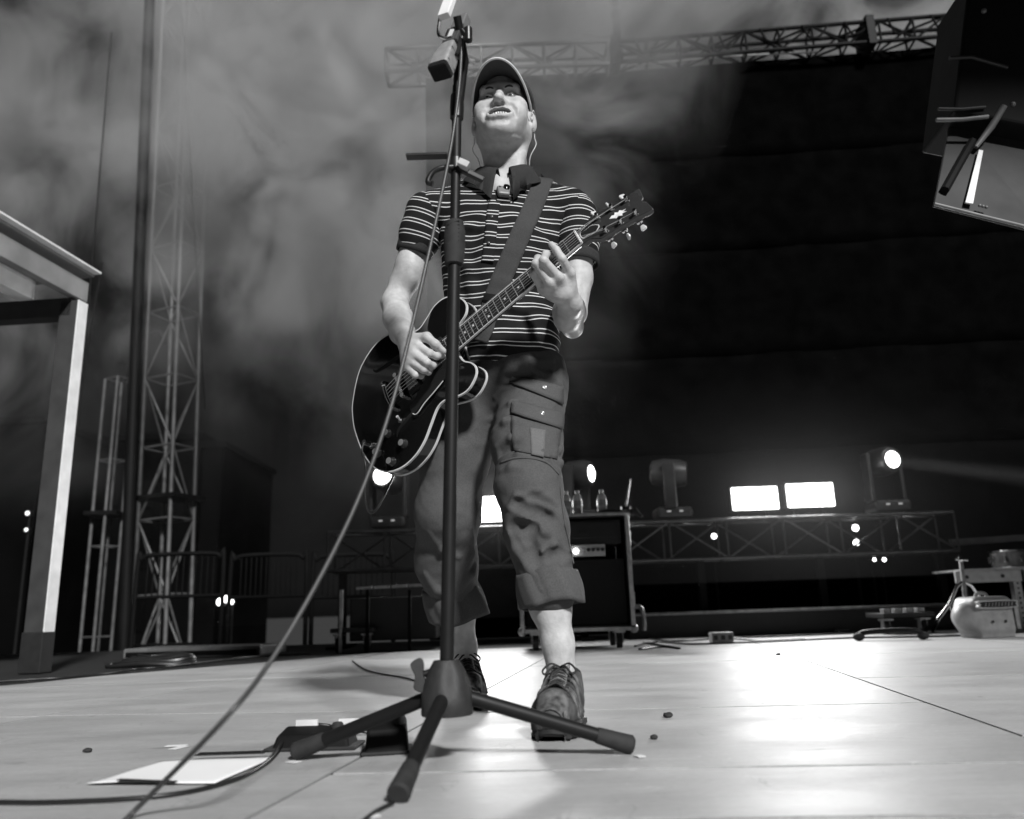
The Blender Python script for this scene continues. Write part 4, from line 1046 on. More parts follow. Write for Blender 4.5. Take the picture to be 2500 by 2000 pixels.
OUT = [(-0.208, 0.0), (-0.2, 0.05), (-0.183, 0.094), (-0.128, 0.167), (-0.058, 0.202), (0.0, 0.202), (0.05, 0.176), (0.08, 0.148), (0.11, 0.137), (0.147, 0.15), (0.184, 0.165), (0.224, 0.16), (0.258, 0.13), (0.27, 0.095), (0.258, 0.068), (0.228, 0.054), (0.2, 0.034), (0.192, 0.0),
       (0.19, -0.035), (0.196, -0.058), (0.213, -0.078), (0.219, -0.1), (0.208, -0.121), (0.175, -0.139), (0.141, -0.135), (0.1, -0.118), (0.068, -0.122), (0.03, -0.152), (-0.006, -0.181), (-0.05, -0.2), (-0.1, -0.202), (-0.149, -0.183), (-0.185, -0.142), (-0.204, -0.08)]
oc = closed_spline(OUT, 5)
def rings(spec_):
    return np.array([[[x * g + (1 - g) * 0.02, y * g, z] for x, y in oc] for g, z in spec_])
mb = MB(); k = len(oc)
mb.grid(rings([(0.02, 0.0165), (0.3, 0.0158), (0.55, 0.0135), (0.75, 0.0085), (0.88, 0.0035), (0.96, 0.0008), (1.0, 0.0), (1.0, -0.045), (0.96, -0.046), (0.7, -0.052), (0.02, -0.056)]), closed=True)
mb.f += [list(range(k)), list(range(10 * k, 11 * k))]
body = mb.build('body', M_BLK, guitar, True)
for z in (-0.0008, -0.0442):
    G = np.array([[[x + nx * a, y + ny * a, z + b] for (x, y), (nx, ny) in zip(oc, [((oc[(i + 1) % k] - oc[i - 1]) @ np.array([[0, -1], [1, 0]])) / np.linalg.norm(oc[(i + 1) % k] - oc[i - 1]) for i in range(k)])] for a, b in ((-0.0022, 0.0011), (0.0012, 0.0011), (0.0012, -0.0055), (-0.0022, -0.0055), (-0.0022, 0.0011))])
    MB().grid(G, closed=True).build('binding', M_BIND, body, True)
def topz(x, y): return 0.0165 - 0.012 * min(1, ((x - .02) / 0.2) ** 2 + (y / 0.19) ** 2)
def fp(n): return 0.628 * 2 ** (-n / 12)
# f-holes
for sy in (-1, 1):
    P_ = spline([(0.05, sy * 0.075), (0.03, sy * 0.093), (-0.01, sy * 0.098), (-0.06, sy * 0.108), (-0.075, sy * 0.125)], 6)
    mb = MB(); mb.tube([[x, y, topz(x, y) - 0.0008] for x, y in P_], [0.003 + 0.004 * math.sin(math.pi * i / (len(P_) - 1)) for i in range(len(P_))], 8)
    mb.build('f_hole', mat('hole_dark', 0.002, 0.9, var=0), body, True)
# neck, fretboard
mb = MB(); G = []
for x in np.linspace(0.12, 0.622, 12):
    hw = 0.0285 - 0.0075 * (x - 0.12) / 0.5; dp = 0.021 + 0.004 * (1 - (x - 0.12) / 0.5)
    G.append([[x, hw * math.cos(a), 0.014 - dp * max(0, math.sin(a)) ** 0.8] for a in np.linspace(0, math.pi, 13)])
mb.grid(np.array(G)); mb.build('neck', M_MAHO, guitar, True)
fb = [(0.168, -0.0285), (0.628, -0.0215), (0.628, 0.0215), (0.168, 0.0285)]
fbo = MB().prism(fb, 0.0138, 0.0195).build('fretboard', M_ROSE, guitar)
for sy in (-1, 1):
    MB().bar((0.167, sy * 0.0289, 0.0165), (0.628, sy * 0.0219, 0.0165), 0.0022, 0.0062).build('fretboard_binding', M_BIND, fbo)
for n_ in range(1, 23):
    x = fp(n_); hw = 0.0215 + 0.007 * (0.628 - x) / 0.46
    MB().tube([[x, -hw, 0.0196], [x, hw, 0.0196]], 0.00135, 6).build('fret', M_FRET, fbo, True)
for n_ in (3, 5, 7, 9, 12, 15, 17, 19, 21):
    x = (fp(n_) + fp(n_ - 1)) / 2
    for y in ((-0.011, 0.011) if n_ == 12 else (0.0,)):
        MB().lathe([(0.0032, 0), (0.0032, 0.0008), (0.0001, 0.0009)], (x, y, 0.0194), n=14).build('fret_marker', M_BIND, fbo)
MB().box((0.6305, 0, 0.0185), (0.005, 0.0435, 0.009)).build('nut', mat('bone', 0.8, 0.3, var=0.05), guitar, bevel=0.001)
# headstock (local frame tilted back)
HT = rotm('Y', math.radians(15)); ho = np.array([0.632, 0, 0.012])
hs_ = lambda x, y, z: ho + HT @ np.array([x, y, z])
hout = closed_spline([(0.0, 0.0215), (0.022, 0.023), (0.042, 0.038), (0.06, 0.04), (0.1, 0.0375), (0.15, 0.0385), (0.18, 0.041), (0.186, 0.037), (0.184, 0.02), (0.182, 0.008), (0.176, 0.0), (0.182, -0.008), (0.184, -0.02), (0.186, -0.037), (0.18, -0.041), (0.15, -0.0385), (0.1, -0.0375), (0.06, -0.04), (0.042, -0.038), (0.022, -0.023), (0.0, -0.0215)], 3)
head = MB().prism(hout, -0.014, 0.0, HT, ho).build('headstock', M_MAHO, guitar, True, bevel=0.0012)
MB().prism(hout * np.array([0.985, 0.96]) + np.array([0.001, 0]), 0.0, 0.0018, HT, ho).build('headstock_veneer', mat('head_veneer', 0.03, 0.25, var=0.15, coat=0.3), head)
tr = closed_spline([(0.004, 0.009), (0.02, 0.0095), (0.036, 0.013), (0.046, 0.01), (0.056, 0.0), (0.046, -0.01), (0.036, -0.013), (0.02, -0.0095), (0.004, -0.009)], 4)
MB().prism(tr * 1.0, 0.0019, 0.0035, HT, ho).build('truss_rod_cover_edge', M_BIND, head)
MB().prism((tr - [0.03, 0]) * 0.9 + [0.03, 0], 0.0036, 0.0042, HT, ho).build('truss_rod_cover', M_PLB, head)
leaf = [(0.085, 0.002), (0.094, 0.007), (0.1, 0.0045), (0.104, 0.011), (0.111, 0.006), (0.117, 0.0095), (0.122, 0.004), (0.132, 0.003), (0.122, 0.0), (0.13, -0.005), (0.118, -0.004), (0.116, -0.01), (0.107, -0.004), (0.1, -0.008), (0.094, -0.003)]
MB().prism(leaf, 0.0019, 0.0026, HT, ho).build('leaf_inlay', mat('pearl', 0.75, 0.2, var=0.15, scale=120), head)
M_BTN = mat('tuner_button_pearl', 0.6, 0.25, var=0.15, scale=90)
for i, x in enumerate((0.062, 0.103, 0.144)):
    for sy in (-1, 1):
        tn = MB()
        tn.lathe([(0.0075, 0.0019), (0.0075, 0.004), (0.0045, 0.0045), (0.0038, 0.011), (0.003, 0.0135), (0.0045, 0.0145), (0.0045, 0.018), (0.0001, 0.0185)], hs_(x, sy * 0.026, 0), HT, 12)
        tn_o = tn.build('tuner', M_CHR, head, True)
        MB().box(hs_(x, sy * 0.033, -0.018), (0.016, 0.018, 0.008), HT).build('tuner_housing', M_CHR, tn_o, bevel=0.002)
        MB().cyl(hs_(x, sy * 0.04, -0.018), hs_(x, sy * 0.052, -0.018), 0.0025, n=8).build('tuner_shaft', M_CHR, tn_o, True)
        bt = Soft(); bt.box(hs_(x, sy * 0.06, -0.018), (0.0055, 0.0065, 0.002), 0.0024, HT @ rotm('Y', 0.6 * (i - 1) * sy), 0.004)
        MB().prism([(-0.0045, 0), (0.0045, 0), (0.0085, 0.011), (0.006, 0.0155), (-0.006, 0.0155), (-0.0085, 0.011)], -0.0028, 0.0028, HT @ rotm('Z', 0 if sy > 0 else math.pi) @ rotm('Y', (0.5, 1.2, 0.2)[i]), hs_(x, sy * 0.052, -0.018)).build('tuner_button', M_BTN, tn_o, bevel=0.002)
# strings
posts = [(0.144, 1), (0.103, 1), (0.062, 1), (0.062, -1), (0.103, -1), (0.144, -1)]
for i in range(6):
    yb = 0.026 - 0.0104 * i; yn = 0.0175 - 0.007 * i; x_, sy = posts[i]
    pts = [[-0.046, yb, 0.027], [0.0, yb, 0.0335], [0.629, yn, 0.0238], hs_(x_ - 0.003, sy * 0.0245, 0.009).tolist()]
    MB().tube(pts, 0.0008 - 0.00007 * i, 5).build('string', mat('string_steel', 0.6, 0.3, 0.9, var=0), guitar, True)
# hardware
br = MB().box((0, 0, 0.026), (0.012, 0.084, 0.009)).build('bridge', M_CHR, guitar, bevel=0.002)
for i in range(6): MB().box((0.0, 0.026 - 0.0104 * i, 0.0315), (0.011, 0.006, 0.004)).build('saddle', M_CHR, br, bevel=0.001)
for sy in (-1, 1): MB().cyl((0, sy * 0.036, 0.01), (0, sy * 0.036, 0.0335), 0.0065, n=14).build('bridge_post', M_CHR, br, True)
tp = MB().tube([(-0.046 - 0.006 * (1 - (y / 0.045) ** 2), y, 0.0245) for y in np.linspace(-0.045, 0.045, 9)], 0.0075, 10).build('tailpiece', M_CHR, guitar, True)
for sy in (-1, 1): MB().lathe([(0.009, 0.012), (0.009, 0.03), (0.006, 0.033), (0.0001, 0.0335)], (-0.046, sy * 0.041, 0), n=14).build('tailpiece_stud', M_CHR, tp, True)
for x in (0.04, 0.148):
    rg = MB().box((x, 0, 0.018), (0.046, 0.09, 0.007)).build('pickup_ring', M_PLB, guitar, bevel=0.0015)
    pc = MB().box((x, 0, 0.0235), (0.037, 0.069, 0.012)).build('pickup', mat('pickup_cover', 0.25, 0.25, 0.9, var=0.1), rg, bevel=0.003)
    for i in range(6): MB().lathe([(0.0024, 0.0), (0.0024, 0.0012), (0.0001, 0.0014)], (x + 0.009, 0.0255 - 0.0102 * i, 0.0295), n=8).build('pole_piece', M_CHR, pc, True)
# pickguard with pale edge, knobs, switch, jack
pg = [gl(x, y, 0.02)[:2] for x, y in ((1010, 1010), (1030, 985), (1060, 955), (1082, 930), (1100, 905), (1110, 880), (1085, 880), (1050, 905), (1035, 930), (1012, 975), (1000, 995))]
pg = closed_spline(pg, 3)
MB().prism(pg, 0.0182, 0.02).build('pickguard', M_PLB, guitar, bevel=0.0005)
e_ = [gl(x, y, 0.02)[:2] for x, y in ((1082, 930), (1060, 957), (1036, 985), (1022, 1006), (1014, 1012), (1008, 1010))]
MB().tube([[x, y, 0.0202] for x, y in spline(e_, 5)], 0.0014, 6).build('pickguard_edge', M_BIND, guitar, True)
for px, py in ((948, 1058), (984, 1082), (919, 1104), (953, 1126)):
    x, y, _ = gl(px, py, 0.012); z = topz(x, y)
    kb = MB().lathe([(0.0135, 0.0), (0.0135, 0.003), (0.0105, 0.009), (0.0098, 0.0155), (0.0085, 0.0165)], (x, y, z - 0.002), n=20).build('control_knob', mat('knob_smoke', 0.03, 0.2, var=0.0), guitar, True)
    MB().lathe([(0.0088, 0), (0.0088, 0.0014), (0.0001, 0.0016)], (x, y, z + 0.0142), n=18).build('knob_cap', mat('knob_silver', 0.65, 0.25, 0.7, var=0.1), kb, True)
x, y, _ = gl(979, 1028, 0.012); z = topz(x, y)
sw = MB().cyl((x, y, z - 0.004), (x, y, z + 0.004), 0.007, n=14).build('pickup_switch', M_CHR, guitar, True)
MB().tube([[x, y, z + 0.003], [x + 0.004, y + 0.003, z + 0.012], [x + 0.006, y + 0.005, z + 0.019]], [0.0022, 0.003, 0.0042], 10).build('switch_tip', M_BIND, sw, True)
x, y, _ = gl(903, 1085, 0.01); z = 0.004
jk = MB().lathe([(0.011, 0.0), (0.011, 0.003), (0.007, 0.004), (0.007, 0.01), (0.0055, 0.011)], (x, y, z), n=14).build('output_jack', M_CHR, guitar, True)
pgp = [np.array([x, y, z + 0.008]), np.array([x, y, z + 0.03])]
MB().tube([pgp[0], pgp[1]], 0.0075, 12).build('jack_plug', M_CHR, guitar, True)
for q in ((-0.207, 0.0, -0.022), (0.17, -0.008, -0.06)):
    a = np.array(q); d_ = np.array([-1., 0, 0]) if q[0] < 0 else np.array([0, 0, -1.])
    MB().tube([a, a + d_ * 0.006, a + d_ * 0.012, a + d_ * 0.014], [0.004, 0.0035, 0.0075, 0.006], 12).build('strap_button', M_CHR, guitar, True)
# strap across the chest
M_STRAP = mat('strap_webbing', 0.075, 0.85, var=0.3, scale=700, bump=0.6, bscale=900, spec=0.2)
mb, SG, SN = lay_strip(SHIRT, [(1352, 412), (1330, 440), (1290, 530), (1255, 610), (1222, 690), (1195, 765), (1172, 835)], 0.056, 0.006, 0.0028, 6, 7)
mb.build('strap', M_STRAP, guitar, 'all', world=True)
mb, _, _ = lay_strip(SHIRT, [(1184, 726), (1214, 732)], 0.02, 0.011, 0.004, 3, 4); mb.build('strap_buckle', M_PLB, guitar, world=True, bevel=0.001)
# over the shoulder and down the back to the end button
S0 = SG[0].mean(0); sb = [S0, S0 + np.array([0.006, 0.04, 0.012]), S0 + np.array([0.006, 0.1, -0.002]), at(1330, 500, 2.345), at(1235, 700, 2.36), at(1130, 840, 2.36), at(1010, 960, 2.33), gw(-0.22, 0, -0.022)]
c_ = spline(sb, 6); G = np.zeros((len(c_), 4, 3)); T = np.gradient(c_, axis=0)
for i in range(len(c_)):
    n_ = c_[i] - at(1235, 650, 2.2); n_[2] *= 0.3; s_ = np.cross(T[i], n_); s_ /= np.linalg.norm(s_)
    for j in range(4): G[i, j] = c_[i] + s_ * 0.056 * (j / 3 - 0.5)
MB().grid(G, np.broadcast_to(np.array([0, 0.002, 0.001]), G.shape)).build('strap_back', M_STRAP, guitar, 'all', world=True)
# instrument cable looping from the jack to behind the player's leg
M_CABLE = mat('cable_rubber', 0.015, 0.35, var=0.1)
jw = gw(*pgp[1])
cp = [jw, jw + np.array([-0.002, -0.01, -0.03]), at(893, 1140, 2.13), at(889, 1200, 2.14), at(898, 1245, 2.15), at(915, 1248, 2.17), at(938, 1210, 2.2), at(962, 1160, 2.25), at(985, 1120, 2.32), at(1060, 1150, 2.45), at(1080, 1300, 2.52), at(1085, 1500, 2.6), fl(1085, 1690), fl(1000, 1660), fl(900, 1640), fl(860, 1615)]
cp[-4:] = [c_ + np.array([0, 0, 0.004]) for c_ in cp[-4:]]
tag(MB().tube(spline(cp, 8), 0.0032, 8).build('instrument_cable', M_CABLE, None, 'all'), 'thin black cable looping below the guitar body from its jack', 'cable')
# clip-on action camera at the collar
q = SHIRT.hit(1226, 478); n_ = SHIRT.nrm(q); n_ = n_ / np.linalg.norm(n_)
R_ = np.array(Vector(n_).to_track_quat('Z', 'Y').to_matrix()); yv = R_[:, 1]
camt = thing('clip_camera', 'small grey action camera clipped to the shirt collar', 'camera', q + n_ * 0.012, R=R_)
sf = MB().box((0, 0, 0.002), (0.036, 0.038, 0.018)).build('camera_body', mat('grey_plastic', 0.18, 0.45, var=0.1, scale=80), camt, bevel=0.006)
MB().lathe([(0.0095, 0.01), (0.0095, 0.016), (0.007, 0.017), (0.006, 0.0145), (0.0001, 0.014)], (0.009, 0.009, 0), n=18).build('lens', mat('lens_glass', 0.004, 0.05, var=0), camt, True)
MB().lathe([(0.003, 0.0105), (0.003, 0.0115), (0.0001, 0.0116)], (-0.01, 0.01, 0), n=10).build('microphone_hole', M_PLB, camt, True)
MB().box((0, -0.003, -0.011), (0.044, 0.05, 0.006)).build('clip_plate', M_PLB, camt, bevel=0.003)
# ================================================================ microphone stand
M_PCOAT = mat('powder_coat', 0.03, 0.42, var=0.15, scale=90, bump=0.25, bscale=900)
M_TUBE = mat('black_tube', 0.01, 0.5, var=0.1, scale=30, spec=0.25)
F3 = [fl(970, 1965), fl(715, 1855), fl(1550, 1840)]
SB = np.array([-0.133, 1.505, 0.0])
stand = thing('microphone_stand', 'tall black tripod microphone stand standing in front of the man', 'microphone stand', SB)
S_ = lambda p: np.asarray(p) - SB
Ptop = at(1117, 190, 1.52); Pb = SB + np.array([0, 0, 0.15])
ax = (Ptop - Pb) / np.linalg.norm(Ptop - Pb)
def sp(z): return S_(Pb + ax * (z - 0.15) / ax[2])
Rz = np.array(Vector(ax).to_track_quat('Z', 'Y').to_matrix())
MB().lathe([(0.01, 0.174), (0.023, 0.174), (0.025, 0.171), (0.034, 0.155), (0.0415, 0.135), (0.0455, 0.112), (0.0462, 0.083), (0.0445, 0.081), (0.01, 0.081)], (0, 0, 0), n=40).build('base_hub', M_PCOAT, stand, True)
kn = S_(at(1022, 1650, 1.5)); kc = np.array([-0.01, 0, 0.16])
MB().tube([kc, kn], 0.006, 10).build('knob_shaft', M_TUBE, stand, True)
MB().prism(closed_spline([(-0.011, -0.02), (0.006, -0.03), (0.012, -0.02), (0.009, 0.0), (0.012, 0.02), (0.006, 0.03), (-0.011, 0.022), (-0.006, 0.0)], 4), -0.008, 0.008, rotm('X', math.pi / 2) @ rotm('Z', 0.15), kn).build('wing_knob', M_PCOAT, stand, True, bevel=0.003)
for f in F3:
    d = (f - SB); d[2] = 0; L = np.linalg.norm(d); d /= L
    a, b = d * 0.03 + np.array([0, 0, 0.112]), d * (L - 0.035) + np.array([0, 0, 0.024])
    lg = MB().tube([a, b], 0.0125, 16).build('leg', M_TUBE, stand, True)
    u = (b - a) / np.linalg.norm(b - a)
    MB().tube([b - u * 0.035, b - u * 0.028, b + u * 0.005, b + u * 0.03, b + u * 0.034], [0.0135, 0.0145, 0.016, 0.0175, 0.014], 16).build('rubber_foot', M_RUB, lg, True)
MB().tube([sp(0.15), sp(1.0)], 0.0128, 24).build('lower_tube', M_TUBE, stand, True)
cl = MB().lathe([(0.013, 0.0), (0.019, 0.002), (0.021, 0.02), (0.0225, 0.05), (0.022, 0.075), (0.018, 0.098), (0.0125, 0.1)], sp(0.945), Rz, 28).build('height_clutch', M_RUB, stand, True)
for i in range(6):
    z = 0.985 + i * 0.009
    MB().tube([sp(z) + np.array([-0.013, -0.0175, 0]), sp(z) + np.array([0.011, -0.019, 0.007])], 0.0016, 5).build('grip_ridge', M_RUB, cl, True)
MB().tube([sp(1.0), sp(1.37)], 0.0105, 20).build('upper_tube', M_TUBE, stand, True)
MB().lathe([(0.0105, -0.03), (0.0145, -0.026), (0.0155, 0.0), (0.0145, 0.03), (0.0105, 0.034)], sp(1.315), Rz, 20).build('collar_joint', M_PLB, stand, True)
MB().tube([sp(1.36), sp(1.44), sp(1.5)], [0.0085, 0.0085, 0.007], 14).build('boom_rod', M_TUBE, stand, True)
# holder clamped half way up
hz = sp(1.175)
hd = thing('accessory_holder', 'small clamp holder with a hooked lever fixed to the microphone stand', 'holder', SB + hz)
MB().lathe([(0.0105, -0.012), (0.018, -0.012), (0.018, 0.012), (0.0105, 0.012)], (0, 0, 0), n=18).build('clamp', M_PLB, hd, True)
MB().bar(at(992, 383, 1.5) - SB - hz, at(1092, 380, 1.5) - SB - hz, 0.02, 0.006).build('shelf_bar', M_PLB, hd, bevel=0.001)
MB().tube(spline([(-0.005, -0.012, -0.01), (-0.03, -0.016, -0.014), (-0.048, -0.016, -0.024), (-0.058, -0.016, -0.045), (-0.048, -0.016, -0.05)], 5), [0.006] * 20 + [0.007], 10).build('lever', M_PLB, hd, True)
MB().box(at(1132, 402, 1.5) - SB - hz, (0.024, 0.02, 0.015), rotm('Y', 0.5)).build('pale_grip', mat('grip_pale', 0.45, 0.6, var=0.15), hd, bevel=0.002)
MB().bar(at(1118, 410, 1.51) - SB - hz, at(1180, 440, 1.53) - SB - hz, 0.012, 0.012).build('arm', M_PLB, hd, bevel=0.002)
# microphone on its bracket
M_GREY = mat('mic_grey', 0.33, 0.45, 0.3, var=0.15, scale=80)
mc = at(1100, 120, 1.45); 
mic = thing('microphone', 'rectangular grey stage microphone hanging head down from the stand top', 'microphone', mc)
M_ = lambda x, y, Y=1.45: at(x, y, Y) - mc
dn = M_(1070, 185, 1.415) - M_(1100, 112, 1.455); Lm = np.linalg.norm(dn); dn /= Lm
xr = np.cross(dn, [0, 1., 0]); xr /= np.linalg.norm(xr); yr = np.cross(dn, xr); RM = np.stack([xr, yr, dn], 1) @ rotm('Z', 0.45)
mb = MB(); G = []
for z, g in ((-0.035, 0.5), (-0.03, 0.62), (-0.01, 0.78), (0.02, 0.95), (0.045, 1.0), (0.06, 0.98)):
    G.append([RM @ np.array([g * 0.0235 * math.copysign(abs(math.cos(a)) ** 0.35, math.cos(a)), g * 0.0205 * math.copysign(abs(math.sin(a)) ** 0.35, math.sin(a)), z]) + M_(1092, 132) for a in np.linspace(0, 2 * math.pi, 33)[:-1]])
mb.grid(np.array(G), closed=True); k = 32; mb.f += [list(range(k)), list(range(5 * k, 6 * k))]
mbo = mb.build('mic_body', M_GREY, mic, True)
MB().box(RM @ np.array([0, 0, 0.0655]) + M_(1092, 132), (0.044, 0.038, 0.011), RM).build('grille', mat('foam_black', 0.008, 0.95, var=0.4, scale=300, bump=0.8, bscale=700), mic, bevel=0.005)
for i in range(7):
    z = 0.004 + i * 0.0075
    for sx in (-1, 1):
        MB().box(RM @ np.array([sx * 0.0225 * (0.85 + 0.15 * z / 0.05), 0, z]) + M_(1092, 132), (0.0016, 0.03, 0.0028), RM).build('vent_slot', M_PLB, mbo)
br_ = MB().box(RM @ np.array([0, 0, -0.062]) + M_(1092, 132), (0.036, 0.022, 0.056), RM).build('bracket', mat('bracket_black', 0.06, 0.35, var=0.15), mic, bevel=0.0025)
MB().box(RM @ np.array([0, 0.0135, -0.06]) + M_(1092, 132), (0.01, 0.002, 0.03), RM).build('bracket_label', M_BIND, br_)
MB().box(RM @ np.array([0, -0.0135, -0.06]) + M_(1092, 132), (0.01, 0.002, 0.03), RM).build('bracket_label', M_BIND, br_)
for sx in (-1, 1):
    MB().tube([RM @ np.array([sx * 0.017, 0, -0.05]) + M_(1092, 132), RM @ np.array([sx * 0.0245, 0, -0.02]) + M_(1092, 132), RM @ np.array([sx * 0.0255, 0, 0.015]) + M_(1092, 132)], [0.004, 0.0045, 0.004], 8).build('yoke_arm', M_PLB, mic, True)
MB().box(RM @ np.array([0.004, 0, -0.115]) + M_(1092, 132), (0.03, 0.022, 0.05), RM).build('swivel_block', mat('swivel_grey', 0.22, 0.4, 0.3, var=0.15), mic, bevel=0.003)
MB().tube([M_(1142, 92), M_(1128, 74)], 0.0055, 10).build('swivel_bolt', M_PLB, mic, True)
MB().lathe([(0.004, -0.018), (0.0085, -0.016), (0.009, 0.014), (0.0001, 0.018)], M_(1143, 84), n=12).build('thumb_knob', M_PLB, mic, True)
MB().box(M_(1092, 18), (0.026, 0.014, 0.07), RM @ rotm('X', 0.06)).build('white_tag', mat('white_tape', 0.75, 0.6, var=0.1), mic, bevel=0.002)
MB().tube(spline([M_(1074, 45), M_(1070, 78), M_(1076, 90), M_(1090, 95)], 5), 0.004, 8).build('wire_loop', M_CHR, mic, True)
MB().tube([M_(1116, 40), M_(1136, 150, 1.5), M_(1121, 260, 1.52) * 1.0], [0.009, 0.008, 0.009], 10).build('mount_rod', M_TUBE, mic, True)
# microphone cable falling towards the camera
cpts = [(1129, 60, 1.47), (1122, 200, 1.465), (1104, 340, 1.455), (1075, 490, 1.44), (1042, 640, 1.42), (1005, 800, 1.39), (950, 1010, 1.35), (872, 1225, 1.29), (765, 1440, 1.22), (650, 1630, 1.155), (540, 1765, 1.09)]
P_ = [at(*c) for c in cpts] + [fl(330, 2000) + np.array([0, 0, 0.012]), fl(250, 2060) + np.array([0, 0, 0.004]), fl(120, 2130) + np.array([0, 0, 0.004]), np.array([-0.7, 0.6, 0.004])]
tag(MB().tube(spline(P_, 10), 0.0036, 10).build('microphone_cable', mat('cable_grey', 0.05, 0.4, var=0.15), None, 'all'), 'grey microphone cable hanging from the stand top down to the floor', 'cable')
c2 = [fl(-60, 1966), fl(150, 1966), fl(400, 1950), fl(560, 1915), fl(650, 1870), fl(705, 1822), fl(760, 1806), fl(830, 1800), fl(900, 1796)]
h2 = [0.0045] * 4 + [0.006, 0.022, 0.03, 0.02, 0.006]
tag(MB().tube(spline([p + np.array([0, 0, h]) for p, h in zip(c2, h2)], 8), 0.0036, 8).build('floor_cable', M_CABLE, None, 'all'), 'black cable snaking along the floor in front of the white paper to the stand foot', 'cable')
tag(MB().tube(spline([fl(960, 1968) + [0, 0, 0.004], fl(925, 1985) + [0, 0, 0.004], fl(890, 2010) + [0, 0, 0.004], fl(800, 2090) + [0, 0, 0.004]], 6), 0.003, 8).build('short_cable', M_CABLE, None, 'all'), 'short black cable end under the nearest foot of the microphone stand', 'cable')
# ================================================================ lights and backline at the back of the stage
M_LED = mat('led_panel_light', 0.8, 0.5, var=0, emit=20.0); M_LENS = mat('beam_lens', 0.8, 0.4, var=0, emit=60.0)
M_CASE = mat('case_laminate', 0.012, 0.5, var=0.3, scale=10); M_EXT = mat('case_edge_alloy', 0.3, 0.4, 0.7, var=0.3, scale=25)
M_GLIM = mat('small_lamp', 0.8, 0.4, var=0, emit=14.0)
BY = 6.5
# --- floor truss carrying the lamps
zt0, zt1 = at(1900, 1258, BY)[2], at(1900, 1352, BY)[2]
xL, xR = at(800, 1300, BY)[0], at(2325, 1240, BY)[0]
bt = thing('lighting_truss', 'low box truss standing across the back of the stage under the lamps', 'truss', (0, BY, 0))
zm = (zt0 + zt1) / 2 - 0.02; hh_ = (zt0 - zt1)
lattice(bt, 't', (xL, 0.15, zm), (xR, 0.15, zm), 0.3, hh_, 11, 0.0145, 0.009, mat('truss_grey', 0.10, 0.35, 0.7, var=0.3, scale=9))
for x_ in np.linspace(xL + 0.1, xR - 0.1, 6):
    MB().box((x_, 0.15, (zm - hh_ / 2) / 2), (0.06, 0.06, zm - hh_ / 2 - 0.02)).build('support_leg', M_TRB, bt, bevel=0.004)
    MB().box((x_, 0.15, 0.012), (0.1, 0.7, 0.022)).build('support_foot', M_TRB, bt, bevel=0.004)
# --- square led panels
def panel(x, y, wpx, hpx, label):
    c_ = at(x, y, BY + 0.02); s_ = 6.4 / FPX
    t = thing('led_panel', label, 'stage light', (c_[0], BY + 0.02, zt0 + 0.0), 0, 'led panels on the floor truss')
    z = c_[2] - zt0; w_, h_ = wpx * s_, hpx * s_
    MB().box((0, 0.05, z), (w_ + 0.03, 0.09, h_ + 0.03)).build('housing', M_FIX, t, bevel=0.008)
    MB().box((0, -0.002, z), (w_, 0.02, h_)).build('light_face', M_LED, t, bevel=0.006)
    al = bpy.data.lights.new('led_light', 'AREA'); al.shape = 'RECTANGLE'; al.size = w_; al.size_y = h_; al.energy = 150 * math.pi * w_ * h_
    ao = bpy.data.objects.new('led_light', al); COL.objects.link(ao); ao.parent = t; ao.location = (0, -0.02, z); ao.rotation_euler = (-math.pi / 2, 0, 0)
    for sx in (-1, 1): MB().box((sx * w_ * 0.3, 0.05, (z - h_ / 2) / 2), (0.03, 0.04, max(0.02, z - h_ / 2))).build('foot', M_FIX, t)
panel(1200, 1243, 118, 62, 'glowing led panel seen between the legs of the man')
panel(1843, 1217, 114, 56, 'glowing led panel left of the pair on the truss')
panel(1978, 1209, 116, 58, 'glowing led panel right of the pair on the truss')
# --- moving heads
M_HEAD = mat('lamp_body', 0.028, 0.45, var=0.2, scale=14)
def head_lamp(x, y, yaw, tilt, lit, label, dia=0.15, Y=BY):
    c_ = at(x, y, Y); z = c_[2] - zt0
    t = thing('moving_head', label, 'stage light', (c_[0], Y + 0.12, zt0), 0, 'moving head lamps on the floor truss')
    MB().box((0, 0, 0.055), (0.3, 0.26, 0.09)).build('base', M_HEAD, t, bevel=0.03)
    for sx in (-0.05, 0.05):
        MB().box((sx, -0.132, 0.06), (0.03, 0.004, 0.012)).build('display', mat('display_glow', 0.3, 0.4, var=0, emit=0.35), t)
    R_ = rotm('Z', yaw); RT_ = R_ @ rotm('X', tilt)
    for sx in (-1, 1):
        MB().box(R_ @ np.array([sx * 0.15, 0, 0.1 + (z - 0.1) / 2 + 0.03]), (0.035, 0.1, z - 0.02), R_).build('yoke_arm', M_HEAD, t, bevel=0.012)
    hd_ = MB().lathe([(0.06, 0.16), (0.1, 0.14), (0.12, 0.05), (0.118, -0.08), (0.1, -0.14), (dia / 2 + 0.012, -0.145)], (0, 0, z), RT_ @ rotm('X', -math.pi / 2), 24).build('lamp_head', M_HEAD, t, True)
    MB().lathe([(dia / 2, 0.0), (dia / 2 * 0.7, 0.012), (0.001, 0.016)], RT_ @ np.array([0, -0.142, 0]) + np.array([0, 0, z]), RT_ @ rotm('X', math.pi / 2), 24).build('lens', M_LENS if lit else mat('dark_lens', 0.02, 0.05, var=0), t, True)
    return t
h1 = head_lamp(2166, 1123, 0.25, 0.0, True, 'moving head lamp shining right at the end of the truss', 0.15)
head_lamp(1408, 1155, 1.05, 0.0, True, 'moving head lamp lit behind the water bottles', 0.15)
head_lamp(1640, 1150, 1.35, 0.1, False, 'unlit moving head lamp standing right of the flight case')
head_lamp(945, 1165, -0.25, -0.1, True, 'moving head lamp shining below the guitar body', 0.17)
